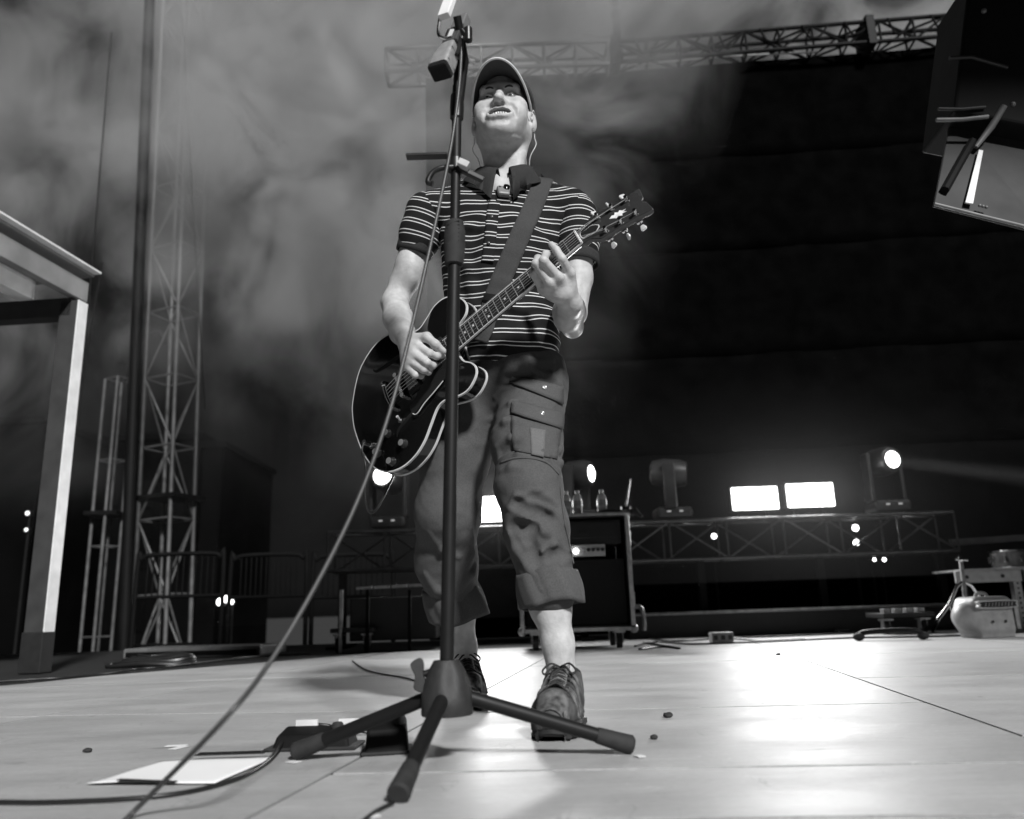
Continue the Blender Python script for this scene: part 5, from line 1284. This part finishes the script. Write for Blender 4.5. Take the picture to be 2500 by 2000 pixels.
bc_ = at(2172, 1124, BY - 0.1); be_ = at(2560, 1170, BY - 0.6)
sp_ = bpy.data.lights.new('beam', 'SPOT'); sp_.energy = 2000; sp_.spot_size = math.radians(8); sp_.spot_blend = 0.7; sp_.shadow_soft_size = 0.05
so_ = bpy.data.objects.new('beam', sp_); COL.objects.link(so_); so_.parent = h1; so_.location = Vector(bc_) - h1.location; so_.rotation_mode = 'QUATERNION'; so_.rotation_quaternion = Vector(bc_ - be_).to_track_quat('Z', 'Y')
hz_ = MB().box((4.2, 6.05, 1.4), (7.4, 0.7, 2.0)).build('smoke_wisp', None)
Mh = bpy.data.materials.new('thin_smoke'); Mh.use_nodes = True; Mh.node_tree.nodes.remove(Mh.node_tree.nodes['Principled BSDF'])
vp = Mh.node_tree.nodes.new('ShaderNodeVolumePrincipled'); vp.inputs['Color'].default_value = (0.9, 0.9, 0.9, 1); vp.inputs['Density'].default_value = 0.02
nn, ll = Mh.node_tree.nodes, Mh.node_tree.links; ge = nn.new('ShaderNodeNewGeometry'); sx = nn.new('ShaderNodeSeparateXYZ'); mr = nn.new('ShaderNodeMapRange'); mr.interpolation_type = 'SMOOTHSTEP'
for i_, v_ in enumerate((0.9, 2.3, 0.014, 0.0)): mr.inputs[i_ + 1].default_value = v_
ll.new(ge.outputs['Position'], sx.inputs[0]); ll.new(sx.outputs[2], mr.inputs[0]); ll.new(mr.outputs[0], vp.inputs['Density'])
Mh.node_tree.links.new(vp.outputs[0], Mh.node_tree.nodes['Material Output'].inputs['Volume']); hz_.data.materials.append(Mh)
tag(hz_, 'thin smoke around the lamp beam at the right', 'smoke', kind='stuff')
# --- small lamps below the truss
for k_, (x, y, r_, lb) in enumerate(((2085, 1290, 0.028, 'upper small round lamp under the right led panel'), (2087, 1326, 0.026, 'lower small round lamp under the right led panel'), (1741, 1310, 0.022, 'small round lamp under the truss left of its braces'), (2131, 1367, 0.014, 'left pin light of the pair below the truss'), (2155, 1367, 0.016, 'right pin light of the pair below the truss'))):
    p_ = at(x, y, BY + 0.4)
    t = thing('small_lamp', lb, 'lamp', (p_[0], p_[1], p_[2]), 0, 'small lamps below the truss')
    MB().lathe([(r_ * 1.25, 0.03), (r_ * 1.3, 0.0), (r_ * 0.9, -0.06), (0.001, -0.08)], (0, 0, 0), rotm('X', math.pi / 2), 16).build('shade', M_FIX, t, True)
    MB().ball((0, -0.03, 0), (r_, r_ * 0.5, r_), 12).build('bulb', M_GLIM, t, True)
    MB().cyl((0, 0.03, 0), (0, 0.03, -p_[2] + 0.02), 0.01, n=8).build('stem', M_FIX, t)
    MB().lathe([(0.09, -p_[2]), (0.09, -p_[2] + 0.015), (0.012, -p_[2] + 0.02)], (0, 0.03, 0), n=12).build('foot', M_FIX, t, True)
for k_, (x, y, r_, lb) in enumerate(((540, 1470, 0.05, 'left lamp of the bright trio far left of the stand'), (555, 1463, 0.045, 'middle lamp of the bright trio far left of the stand'), (567, 1470, 0.03, 'right lamp of the bright trio far left of the stand'), (70, 1254, 0.03, 'upper dim lamp behind the shelter post'), (67, 1294, 0.025, 'lower dim lamp behind the shelter post'))):
    p_ = at(x, y, 11.0)
    t = thing('work_lamp', lb, 'lamp', tuple(p_), 0, 'lamps beyond the left edge of the stage')
    MB().ball((0, -0.03, 0), (r_, r_ * 0.5, r_), 12).build('bulb', M_GLIM if k_ < 3 else mat('dim_lamp', 0.5, 0.5, var=0, emit=1.6), t, True)
    MB().box((0, 0.03, 0), (r_ * 2.4, 0.05, r_ * 2.4)).build('housing', M_FIX, t, bevel=0.01)
    MB().cyl((0, 0.03, -r_), (0, 0.03, -p_[2] - 1.3), 0.015, n=8).build('stem', M_FIX, t)
# --- riser with alloy edge
rs = thing('riser', 'low black riser with a metal edge behind the cables', 'riser', (2.55, 7.0 - 0.35, 0))
za = at(1900, 1490, 6.4)[2]
MB().box((0, 0.0, za / 2), (3.4, 0.5, za)).build('deck', M_CASE, rs, bevel=0.005)
MB().cyl((-1.7, -0.255, za), (1.7, -0.255, za), 0.012, n=8).build('edge_rail', M_EXT, rs, True)
# --- flight case with amplifier
cx0, cx1, CYf = at(1268, 1400, 5.15)[0], at(1541, 1400, 5.15)[0], 5.15
ztop, zbot = at(1450, 1256, CYf)[2], at(1450, 1537, CYf)[2]
fc = thing('flight_case', 'black wheeled flight case holding an amplifier with water bottles on top', 'flight case', ((cx0 + cx1) / 2, CYf, 0))
W_ = cx1 - cx0; D_ = 0.55
for nm, c_, s_ in (('side_panel', (-W_ / 2 + 0.012, D_ / 2, (ztop + zbot) / 2), (0.02, D_, ztop - zbot)), ('side_panel', (W_ / 2 - 0.012, D_ / 2, (ztop + zbot) / 2), (0.02, D_, ztop - zbot)), ('top_panel', (0, D_ / 2, ztop - 0.01), (W_ - 0.05, D_, 0.02)), ('bottom_panel', (0, D_ / 2, zbot + 0.01), (W_ - 0.05, D_, 0.02)), ('back_panel', (0, D_ - 0.012, (ztop + zbot) / 2), (W_ - 0.05, 0.016, ztop - zbot - 0.05))):
    MB().box(c_, s_).build(nm, M_CASE, fc)
for sx in (-1, 1):
    MB().box((sx * (W_ / 2 - 0.008), -0.004, (ztop + zbot) / 2), (0.028, 0.03, ztop - zbot + 0.01)).build('edge_strip', M_EXT, fc, bevel=0.004)
    for z in (ztop, zbot):
        MB().ball((sx * (W_ / 2 - 0.006), 0.0, z), 0.028, 12).build('corner_ball', M_EXT, fc, True)
    for z in (zbot + (ztop - zbot) * 0.25, zbot + (ztop - zbot) * 0.78):
        lt = MB().box((sx * (W_ / 2 + 0.008), 0.05, z), (0.016, 0.07, 0.09)).build('butterfly_latch', M_EXT, fc, bevel=0.004)
MB().box((0, -0.004, ztop), (W_, 0.03, 0.02)).build('edge_strip', M_EXT, fc, bevel=0.003); MB().box((0, -0.004, zbot), (W_, 0.03, 0.024)).build('edge_strip', M_EXT, fc, bevel=0.003)
def cz(y): return at(1400, y, CYf)[2]
def cxx(x): return at(x, 1345, CYf)[0] - (cx0 + cx1) / 2
hd_ = MB().box((0, 0.2, cz(1300)), (W_ - 0.09, 0.36, (cz(1262) - cz(1322)))).build('amplifier_head', mat('tolex', 0.015, 0.7, var=0.2, scale=60, bump=0.3, bscale=300), fc, bevel=0.008)
MB().box((0, 0.012, cz(1295)), (W_ - 0.16, 0.01, 0.1)).build('head_grille', mat('grille_cloth', 0.02, 0.9, var=0.3, scale=200), hd_, bevel=0.003)
MB().prism([(-0.03, 0), (-0.01, 0.012), (0.03, 0.008), (0.035, -0.004), (0.0, -0.012)], 0, 0.004, rotm('X', math.pi / 2), (cxx(1425), 0.0, cz(1305))).build('badge', M_PLB, hd_)
pn = MB().box(((cxx(1330) + cxx(1478)) / 2, 0.01, cz(1345)), (cxx(1478) - cxx(1330), 0.02, cz(1331) - cz(1360))).build('control_panel', mat('panel_silver', 0.4, 0.45, 0.4, var=0.1), fc, bevel=0.003)
for k_ in range(4): MB().lathe([(0.012, 0), (0.011, 0.014), (0.001, 0.015)], (cxx(1437 + k_ * 11.5), 0.0, cz(1344)), rotm('X', math.pi / 2), 12).build('dial', M_PLB, pn, True)
for k_ in range(6): MB().box((cxx(1415 + (k_ % 3) * 6), -0.001, cz(1340 + 8 * (k_ // 3))), (0.008, 0.002, 0.004)).build('print_mark', M_PLB, pn)
MB().ball((cxx(1406), -0.004, cz(1346)), 0.016, 10).build('jewel_light', M_GLIM, pn, True)
MB().box((0, 0.1, (cz(1364) + zbot) / 2 + 0.01), (W_ - 0.07, 0.12, cz(1364) - zbot - 0.03)).build('speaker_grille', mat('speaker_cloth', 0.012, 0.9, var=0.3, scale=250, bump=0.4, bscale=500), fc, bevel=0.006)
def caster(par, x, y, z, r_=0.05):
    cs_ = MB().box((x, y, z - 0.02), (0.07, 0.09, 0.012)).build('caster', M_EXT, par)
    for sx in (-1, 1): MB().box((x + sx * 0.022, y + 0.01, z - 0.055), (0.005, 0.045, 0.065)).build('caster_fork', M_EXT, cs_)
    MB().tube([(x - 0.016, y + 0.015, r_), (x + 0.016, y + 0.015, r_)], r_, 18).build('wheel', M_RUB, cs_, True)
    MB().tube([(x - 0.019, y + 0.015, r_), (x + 0.019, y + 0.015, r_)], 0.016, 10).build('hub', M_EXT, cs_, True)
for sx in (-1, 1):
    for y in (0.08, D_ - 0.1): caster(fc, sx * (W_ / 2 - 0.09), y, zbot)
MB().tube(spline([(W_ / 2 + 0.015, 0.1, zbot + 0.13), (W_ / 2 + 0.06, 0.09, zbot + 0.12), (W_ / 2 + 0.075, 0.09, zbot + 0.04), (W_ / 2 + 0.07, 0.09, zbot - 0.02)], 5), 0.014, 10).build('handle', M_EXT, fc, True)
# bottles
M_PET = mat('clear_bottle', 0.9, 0.15, var=0, trans=0.4, ior=1.25); M_BLAB = mat('bottle_label', 0.3, 0.5, var=0.3, scale=80)
def bottle(x, yb, label, s_=1.0):
    b0 = at(x, yb, CYf + 0.12); b0[2] = ztop
    t = thing('water_bottle', label, 'bottle', b0, 0, 'water bottles on the flight case')
    MB().lathe([(0.026, 0.001), (0.031, 0.006), (0.032, 0.05), (0.029, 0.055), (0.032, 0.062), (0.032, 0.11), (0.031, 0.118), (0.024, 0.138), (0.0125, 0.15), (0.0125, 0.158), (0.001, 0.159)], n=24).build('bottle_body', M_PET, t, True)
    MB().lathe([(0.0328, 0.07), (0.0328, 0.105), (0.0322, 0.1055)], n=24).build('label_wrap', M_BLAB, t, True)
    MB().lathe([(0.0145, 0.158), (0.0145, 0.172), (0.013, 0.174), (0.001, 0.174)], n=18).build('bottle_cap', mat('cap_plastic', 0.6, 0.4, var=0.05), t, True)
bottle(1368, 1250, 'water bottle half hidden beside the trouser leg'); bottle(1384, 1250, 'water bottle second from the trouser leg'); bottle(1411, 1250, 'water bottle in the middle of the case top'); bottle(1470, 1240, 'water bottle standing alone on the towel side of the case')
tw_c = at(1500, 1250, CYf + 0.1); tw_c[2] = ztop
ts = Soft()
for k_ in range(7): ts.ell((-0.1 + 0.036 * k_, 0.02 * math.sin(k_ * 2.1), 0.012 + 0.006 * (k_ % 2)), (0.05, 0.07, 0.014), rotm('Z', 0.5 * math.sin(k_ * 1.7)), 0.02)
ts.cone((0.12, -0.1, 0.01), (0.15, -0.16, -0.03), 0.02, 0.012, 0.03); ts.disp = lambda p: noise3(p, 45, 31) * 0.004
me_, _ = ts.mesh('towel', 0.006); to_ = link('towel', me_, mat('dark_towel', 0.05, 0.95, var=0.3, scale=120, bump=0.6, bscale=300), None); to_.location = tw_c
tag(to_, 'crumpled dark towel draped over the corner of the flight case', 'towel')
an = thing('radio_aerial', 'thin tilted black aerial on the flight case corner', 'aerial', at(1527, 1240, CYf + 0.2))
MB().tube([(0, 0, -0.01), (0.02, 0, 0.09), (0.045, 0, 0.19)], [0.008, 0.007, 0.004], 8).build('rod', M_PLB, an, True); MB().ball((0.045, 0, 0.19), 0.007, 8).build('tip', M_PLB, an, True); MB().box((0, 0, -0.005), (0.06, 0.05, 0.03)).build('receiver', M_PLB, an, bevel=0.004)

# --- things on the floor along the back
def floor_box(name, x, y, size, label, cat, m_, parts):
    p_ = fl(x, y); t = thing(name, label, cat, p_)
    MB().box((0, 0, size[2] / 2), size).build('box', m_, t, bevel=0.008)
    for k_ in range(parts): MB().box(((k_ + 0.5) / parts * size[0] - size[0] / 2, -size[1] / 2 - 0.001, size[2] * 0.55), (size[0] / parts * 0.55, 0.006, size[2] * 0.4)).build('socket', M_PLB if m_ is not M_PLB else M_EXT, t)
    MB().tube(spline([(size[0] / 2, 0, 0.03), (size[0] / 2 + 0.08, 0, 0.02), (size[0] / 2 + 0.2, 0.05, 0.008), (size[0] / 2 + 0.5, 0.1, 0.008)], 5), 0.006, 8).build('lead', M_CABLE, t, True)
    return t
floor_box('power_box', 1762, 1571, (0.14, 0.1, 0.07), 'pale power box on the floor right of the flight case', 'power box', mat('box_pale', 0.3, 0.5, var=0.2), 3)
floor_box('power_strip', 1668, 1556, (0.2, 0.08, 0.06), 'dark multi socket box on the floor beside the flight case', 'power box', M_PLB, 4)
for k_, pts in enumerate((((1550, 1580), (1600, 1570), (1680, 1575), (1760, 1573), (1900, 1568), (2080, 1560), (2300, 1556), (2520, 1545)), ((1560, 1555), (1640, 1568), (1760, 1560), (1900, 1556), (2090, 1548)), ((1560, 1588), (1620, 1582), (1660, 1586), (1600, 1576), (1570, 1572)), ((-60, 1672), (60, 1664), (160, 1658), (260, 1648), (330, 1637), (400, 1632), (480, 1622), (620, 1606), (760, 1598)))):
    tag(MB().tube(spline([fl(*p) + [0, 0, 0.007] for p in pts], 6), 0.006, 8).build('floor_cable', M_CABLE, None, 'all'), ['long black cable lying along the back edge of the floor', 'second black cable behind the long back cable', 'small coil of cable beside the flight case wheel', 'black cable lying along the left back edge of the floor past the post'][k_], 'cable', 'cables along the back of the floor')
# dolly bar
dA, dB = fl(2098, 1565), fl(2255, 1562)
dl = thing('stand_base', 'low black bar base with two feet on the floor at the right', 'stand base', (dA + dB) / 2)
o_ = (dA + dB) / 2
MB().tube(spline([dA - o_ + [0, 0, 0.02], dA - o_ + [0.05, 0, 0.05], dB - o_ + [-0.05, 0, 0.055], dB - o_ + [0, 0, 0.02]], 6), 0.016, 10).build('bar', M_TUBE, dl, True)
for p_ in (dA, dB): MB().ball(p_ - o_ + [0, 0, 0.024], (0.035, 0.035, 0.024), 12).build('foot', M_RUB, dl, True)
cb = thing('caster_board', 'small wheeled board standing behind the low bar base', 'dolly', (fl(2215, 1548)[0], 5.9, 0))
MB().box((0, 0, 0.13), (0.36, 0.3, 0.03)).build('board', M_CASE, cb, bevel=0.004)
for sx in (-1, 1): caster(cb, sx * 0.13, -0.06, 0.12, 0.045)
for k_ in range(4): MB().box((-0.12 + 0.08 * k_, -0.05, 0.16), (0.05, 0.06, 0.03)).build('bracket', M_EXT, cb, bevel=0.003)
cb2 = thing('caster_board', 'small wheeled board below the left end of the truss', 'dolly', (at(868, 1580, 5.9)[0], 5.9, 0))
MB().box((0, 0, 0.15), (0.3, 0.3, 0.03)).build('board', M_CASE, cb2, bevel=0.004)
for sx in (-1, 1): caster(cb2, sx * 0.1, -0.1, 0.14, 0.05)
# blower
fp_ = fl(2412, 1556)
bl = thing('air_blower', 'pale rounded air blower standing on the floor at the right edge', 'blower', fp_, 0.15); bl.scale = (0.86, 0.86, 0.86)
bs = Soft(); bs.box((0, 0, 0.15), (0.10, 0.08, 0.08), 0.05, k=0.02); bs.cone((-0.14, -0.02, 0.14), (-0.1, 0.05, 0.14), 0.1, 0.1, 0.03); bs.box((0, 0, 0.03), (0.12, 0.1, 0.02), 0.012, k=0.02)
me_, _ = bs.mesh('shell', 0.007); link('shell', me_, mat('blower_plastic', 0.30, 0.5, var=0.15, scale=20), bl)
MB().prism(closed_spline([(-0.13, 0.2), (0.13, 0.2), (0.145, 0.225), (0.13, 0.25), (-0.13, 0.25), (-0.145, 0.225)], 4), 0, 0.03, rotm('X', math.pi / 2), (0.0, -0.125, 0)).build('outlet_rim', mat('rim_pale', 0.55, 0.5, var=0.1), bl, True, bevel=0.004)
ot = MB().prism(closed_spline([(-0.12, 0.207), (0.12, 0.207), (0.13, 0.225), (0.12, 0.243), (-0.12, 0.243), (-0.13, 0.225)], 4), 0, 0.004, rotm('X', math.pi / 2), (0.0, -0.156, 0)).build('outlet', M_PLB, bl)
for k_ in range(9): MB().box((-0.1 + 0.025 * k_, -0.162, 0.225), (0.005, 0.004, 0.03), rotm('Y', 0.35)).build('grille_bar', M_EXT, ot)
MB().tube(spline([(-0.05, 0, 0.27), (-0.03, 0, 0.3), (0.03, 0, 0.3), (0.05, 0, 0.27)], 4), 0.011, 8).build('handle', mat('rim_pale', 0.55), bl, True)
for sx in (-1, 1): MB().ball((sx * 0.05, -0.14, 0.11), (0.01, 0.005, 0.01), 8).build('knob', M_PLB, bl, True)
# folded tripod hardware
t0 = fl(2300, 1548)
tp_ = thing('tripod_hardware', 'chrome cymbal stand legs leaning beside the air blower', 'cymbal stand', t0)
T_ = lambda x, y, Y=5.55: at(x, y, Y) - t0
MB().tube([T_(2345, 1365), T_(2352, 1420), T_(2358, 1480)], 0.014, 10).build('column', M_EXT, tp_, True)
MB().tube([T_(2332, 1366), T_(2362, 1368)], 0.009, 8).build('top_bar', M_CHR, tp_, True)
MB().ball(T_(2345, 1367), 0.022, 10).build('clamp', M_CHR, tp_, True)
MB().tube([T_(2352, 1420), T_(2336, 1432), T_(2318, 1476), T_(2291, 1510), fl(2278, 1545) - t0 + [0, 0, 0.008]], 0.011, 8).build('leg', M_CHR, tp_, True)
MB().tube([T_(2352, 1420), T_(2372, 1430), T_(2394, 1462), fl(2420, 1530) - t0 + [0, 0, 0.008]], 0.011, 8).build('leg', M_CHR, tp_, True)
MB().tube([T_(2318, 1476), T_(2322, 1490), T_(2340, 1505), T_(2360, 1490)], 0.006, 8).build('brace', M_CHR, tp_, True)
# table with drum at the right edge
TBY = 6.0
tq = at(2430, 1390, TBY); tbx = thing('alloy_table', 'long metal rack table running off the right edge of the picture', 'table', (tq[0], TBY, 0))
MB().box((0.5, 0.2, tq[2]), (1.5, 0.45, 0.015)).build('top', M_ALU, tbx)
for k_ in range(3):
    bm_ = MB().box((-0.08 + 0.5 * k_, -0.03, tq[2] - 0.05), (0.48, 0.02, 0.085)).build('front_rail', M_ALU, tbx, bevel=0.003)
    for q_ in (-0.16, 0.1): MB().lathe([(0.014, 0), (0.014, 0.003), (0.001, 0.003)], (-0.08 + 0.5 * k_ + q_, -0.0415, tq[2] - 0.05), rotm('X', math.pi / 2), 12).build('rail_hole', M_PLB, bm_)
for x_ in (-0.2, 0.14, 1.1):
    lg = MB().box((x_, 0.02, tq[2] / 2), (0.06, 0.05, tq[2])).build('leg', M_ALU if x_ > 0 else M_TRB, tbx, bevel=0.003)
    if x_ > 0:
        for q_ in range(9): MB().box((x_, -0.006, tq[2] * 0.1 + q_ * 0.035), (0.012, 0.004, 0.014)).build('leg_hole', M_PLB, lg)
MB().bar(at(2320, 1325, 6.6) - [tq[0], TBY, 0], at(2620, 1305, 6.6) - [tq[0], TBY, 0], 0.04, 0.05).build('rear_rail', mat('rail_dim', 0.12, 0.5, 0.3, var=0.2), tbx)
drm = thing('drum', 'clear shelled drum lying on the metal table at the right edge', 'drum', (at(2450, 1350, TBY + 0.2)[0] + 0.12, TBY + 0.2, tq[2] + 0.008))
MB().lathe([(0.2, 0.0), (0.2, 0.13), (0.19, 0.135), (0.001, 0.135)], n=32).build('shell', mat('drum_shell', 0.08, 0.12, 0.3, var=0.5, scale=12), drm, True)
for z in (0.008, 0.128): MB().tube([(0.205 * math.cos(a), 0.205 * math.sin(a), z) for a in np.linspace(0, 2 * math.pi, 33)], 0.006, 6).build('hoop', M_CHR, drm, True)
for k_ in range(12):
    a = k_ * math.pi / 6; MB().box((0.207 * math.cos(a), 0.207 * math.sin(a), 0.068), (0.014, 0.014, 0.045), rotm('Z', a)).build('lug', M_CHR, drm, bevel=0.003)

# --- left of the player: barrier, low rail, low case
M_RAIL = mat('barrier_steel', 0.005, 0.7, 0.0, var=0.2, scale=10, spec=0.1)
def barrier(x0, x1, y0, y1, Y, label):
    a, b = at(x0, y1, Y), at(x1, y0, Y); w_ = b[0] - a[0]
    t = thing('crowd_barrier', label, 'barrier', (a[0], Y, -1.3), 0, 'crowd barriers behind the stage')
    z0, z1 = a[2] + 1.3, b[2] + 1.3
    MB().tube(spline([(0, 0, 0), (0, 0, z1 - 0.14), (0.04, 0, z1 - 0.04), (0.14, 0, z1), (w_ - 0.14, 0, z1), (w_ - 0.04, 0, z1 - 0.04), (w_, 0, z1 - 0.14), (w_, 0, 0)], 5), 0.022, 10).build('frame', M_RAIL, t, True)
    MB().cyl((0, 0, z0), (w_, 0, z0), 0.016, n=8).build('lower_rail', M_RAIL, t, True)
    for x_ in np.linspace(0.1, w_ - 0.1, 12): MB().cyl((x_, 0, z0), (x_, 0, z1), 0.008, n=6).build('bar', M_RAIL, t, True)
barrier(560, 750, 1352, 1460, 7.9, 'dark rounded crowd barrier left of the stand'); barrier(762, 960, 1352, 1460, 7.9, 'dark rounded crowd barrier behind the stand'); barrier(330, 548, 1350, 1460, 8.0, 'dark crowd barrier in front of the lattice tower')
rl = thing('equipment_rack', 'low dark rack with a bright rail below the left end of the truss', 'rack', (0, 0, 0))
ra, rb = at(868, 1437, 5.8), at(1040, 1428, 5.8)
for k_ in range(4):
    a = ra + (rb - ra) * (k_ / 4 + 0.01); b = ra + (rb - ra) * ((k_ + 1) / 4 - 0.015); MB().bar(a, b, 0.02, 0.02).build('rail', M_EXT, rl, bevel=0.002)
for x_ in (834, 898, 1000):
    p_ = at(x_, 1440, 5.75); MB().bar((p_[0], p_[1], 0.0), p_, 0.022, 0.022, (0, 1, 0)).build('upright', M_EXT if x_ < 890 else M_RAIL, rl)
MB().box(((ra + rb) / 2)[:3] + np.array([0, 0.3, -0.22]), (0.62, 0.4, 0.3)).build('case', M_CASE, rl, bevel=0.01)
fa = fl(400, 1632); fcs = thing('flat_case', 'flat grey case lying on the floor beyond the post', 'case', (fl(470, 1606)[0], fl(470, 1606)[1] + 0.25, 0.0), -0.16)
MB().box((0, 0, 0.035), (1.05, 0.42, 0.07)).build('lid', mat('flat_case_grey', 0.12, 0.7, var=0.3, scale=12), fcs, bevel=0.012); MB().box((0, -0.212, 0.03), (1.0, 0.01, 0.03)).build('edge', M_RAIL, fcs)
pile = thing('cable_pile', 'dark heap of coiled cable on the floor beside the flat case', 'cable', (fl(370, 1626)[0], fl(370, 1626)[1], 0.0))
for k_ in range(5):
    r_ = 0.2 - 0.02 * k_; MB().tube([(r_ * math.cos(a) * 1.3 + 0.02 * k_, r_ * 0.6 * math.sin(a), 0.012 + 0.011 * k_ + 0.006 * math.sin(3 * a + k_)) for a in np.linspace(0, 2 * math.pi, 29)], 0.012, 8).build('coil', M_CABLE, pile, True)

# --- small things round the stand
M_PAPER = mat('paper', 0.86, 0.7, var=0.03, scale=4)
q = [fl(210, 1920), fl(395, 1862), fl(668, 1857), fl(525, 1918)]
G = np.zeros((13, 17, 3))
for i in range(13):
    for j in range(17):
        u, v = j / 16, i / 12
        p_ = (q[0] * (1 - u) + q[3] * u) * (1 - v) + (q[1] * (1 - u) + q[2] * u) * v
        p_ = p_ + np.array([0, 0, 0.003 + 0.004 * v ** 3 * u + 0.006 * max(0, 0.2 - v) * (1 + math.sin(u * 5)) + 0.001 * math.sin(u * 4 + v * 3) ** 2]); G[i, j] = p_
pp = thing('paper_sheet', 'white sheet of paper lying on the floor at the lower left', 'paper', q[0])
MB().grid(G - q[0], np.broadcast_to(np.array([0, 0, 0.0006]), G.shape)).build('sheet', M_PAPER, pp, 'all')
for a, b in ((0.3, 0.9),):
    t0_, t1_ = q[1] + (q[2] - q[1]) * a, q[1] + (q[2] - q[1]) * b
    MB().bar(t0_ - q[0] + [0, 0.01, 0.012], t1_ - q[0] + [0, 0.02, 0.012], 0.028, 0.002).build('shadow_strip', M_PLB, pp)  # dark strip stands in for the shadow beyond the paper's back edge
t0_, t1_ = q[0] + (q[3] - q[0]) * 0.25, q[0] + (q[3] - q[0]) * 0.7
MB().bar(t0_ - q[0] + [0, 0.0, 0.010], t1_ - q[0] + [0, 0, 0.006], 0.01, 0.0015).build('shadow_strip', M_PLB, pp)  # thin dark strip stands in for the shadow along the front edge
def pedal(x, y, w_, d_, h, label, lights, yaw):
    p_ = fl(x, y); t = thing('stage_pedal', label, 'pedal', p_, yaw)
    V = [(-w_ / 2, -d_ / 2, 0), (w_ / 2, -d_ / 2, 0), (w_ / 2, d_ / 2, 0), (-w_ / 2, d_ / 2, 0), (-w_ * 0.44, -d_ * 0.35, h * 0.72), (w_ * 0.44, -d_ * 0.35, h * 0.72), (w_ * 0.44, d_ * 0.4, h), (-w_ * 0.44, d_ * 0.4, h)]
    MB().add(V, [[3, 2, 1, 0], [4, 5, 6, 7], [0, 1, 5, 4], [1, 2, 6, 5], [2, 3, 7, 6], [3, 0, 4, 7]]).build('casing', M_FIX, t, bevel=0.006)
    for k_ in range(lights): MB().box((-w_ * 0.18 + 0.09 * k_, d_ * 0.42, h + 0.004), (0.045, 0.008, 0.012)).build('white_mark', mat('white_tape', 0.75), t)
    MB().box((0, -0.0, 0.004), (w_ * 1.15, d_ * 1.1, 0.006)).build('base_mat', M_RUB, t, bevel=0.002)
    MB().lathe([(0.012, 0), (0.012, 0.012), (0.009, 0.016), (0.001, 0.017)], (w_ * 0.28, 0.0, h * 0.8), n=12).build('foot_switch', M_RUB, t, True)
    return t
pedal(770, 1826, 0.16, 0.08, 0.04, 'low black foot pedal with white marks beside the stand foot', 2, -0.05); pedal(945, 1836, 0.085, 0.08, 0.062, 'taller black wedge pedal under the left leg of the stand', 0, 0.15)
M_TAPE = mat('white_gaffer', 0.7, 0.7, var=0.1)
for k_, (a, b) in enumerate((((405, 1824), (455, 1822)), ((420, 1832), (452, 1824)), ((705, 1862), (728, 1864)), ((1553, 1850), (1570, 1848)), ((898, 1997), (925, 1993)))):
    A_, B_ = fl(*a), fl(*b); tag(MB().bar(A_ + [0, 0, 0.002], B_ + [0, 0, 0.002], 0.018, 0.0012).build('tape_mark', M_TAPE, None), ['upper stroke of the white tape cross beside the paper', 'lower stroke of the white tape cross beside the paper', 'white tape scrap at the left stand foot', 'white tape scrap at the right stand foot', 'white tape scrap at the bottom edge of the picture'][k_], 'tape', 'tape marks on the floor')
for k_, (x, y, s_) in enumerate(((1631, 1752, 0.012), (1597, 1805, 0.009), (212, 1838, 0.01), (487, 1824, 0.006), (1900, 1600, 0.012))):
    ds = Soft(); ds.ell((0, 0, s_ * 0.45), (s_, s_ * 0.8, s_ * 0.5), k=0.01); ds.disp = lambda p, k_=k_: noise3(p, 150, 40 + k_) * 0.0025
    me_, _ = ds.mesh('debris', s_ / 6); o_ = link('debris', me_, M_RUB, None); o_.location = fl(x, y)
    tag(o_, ['small dark crumb on the floor right of the front shoe', 'smaller dark crumb below the other one near the stand leg', 'dark crumb on the floor above the paper', 'tiny dark crumb right of the tape cross', 'dark crumb near the back of the floor'][k_], 'debris', 'crumbs on the floor')
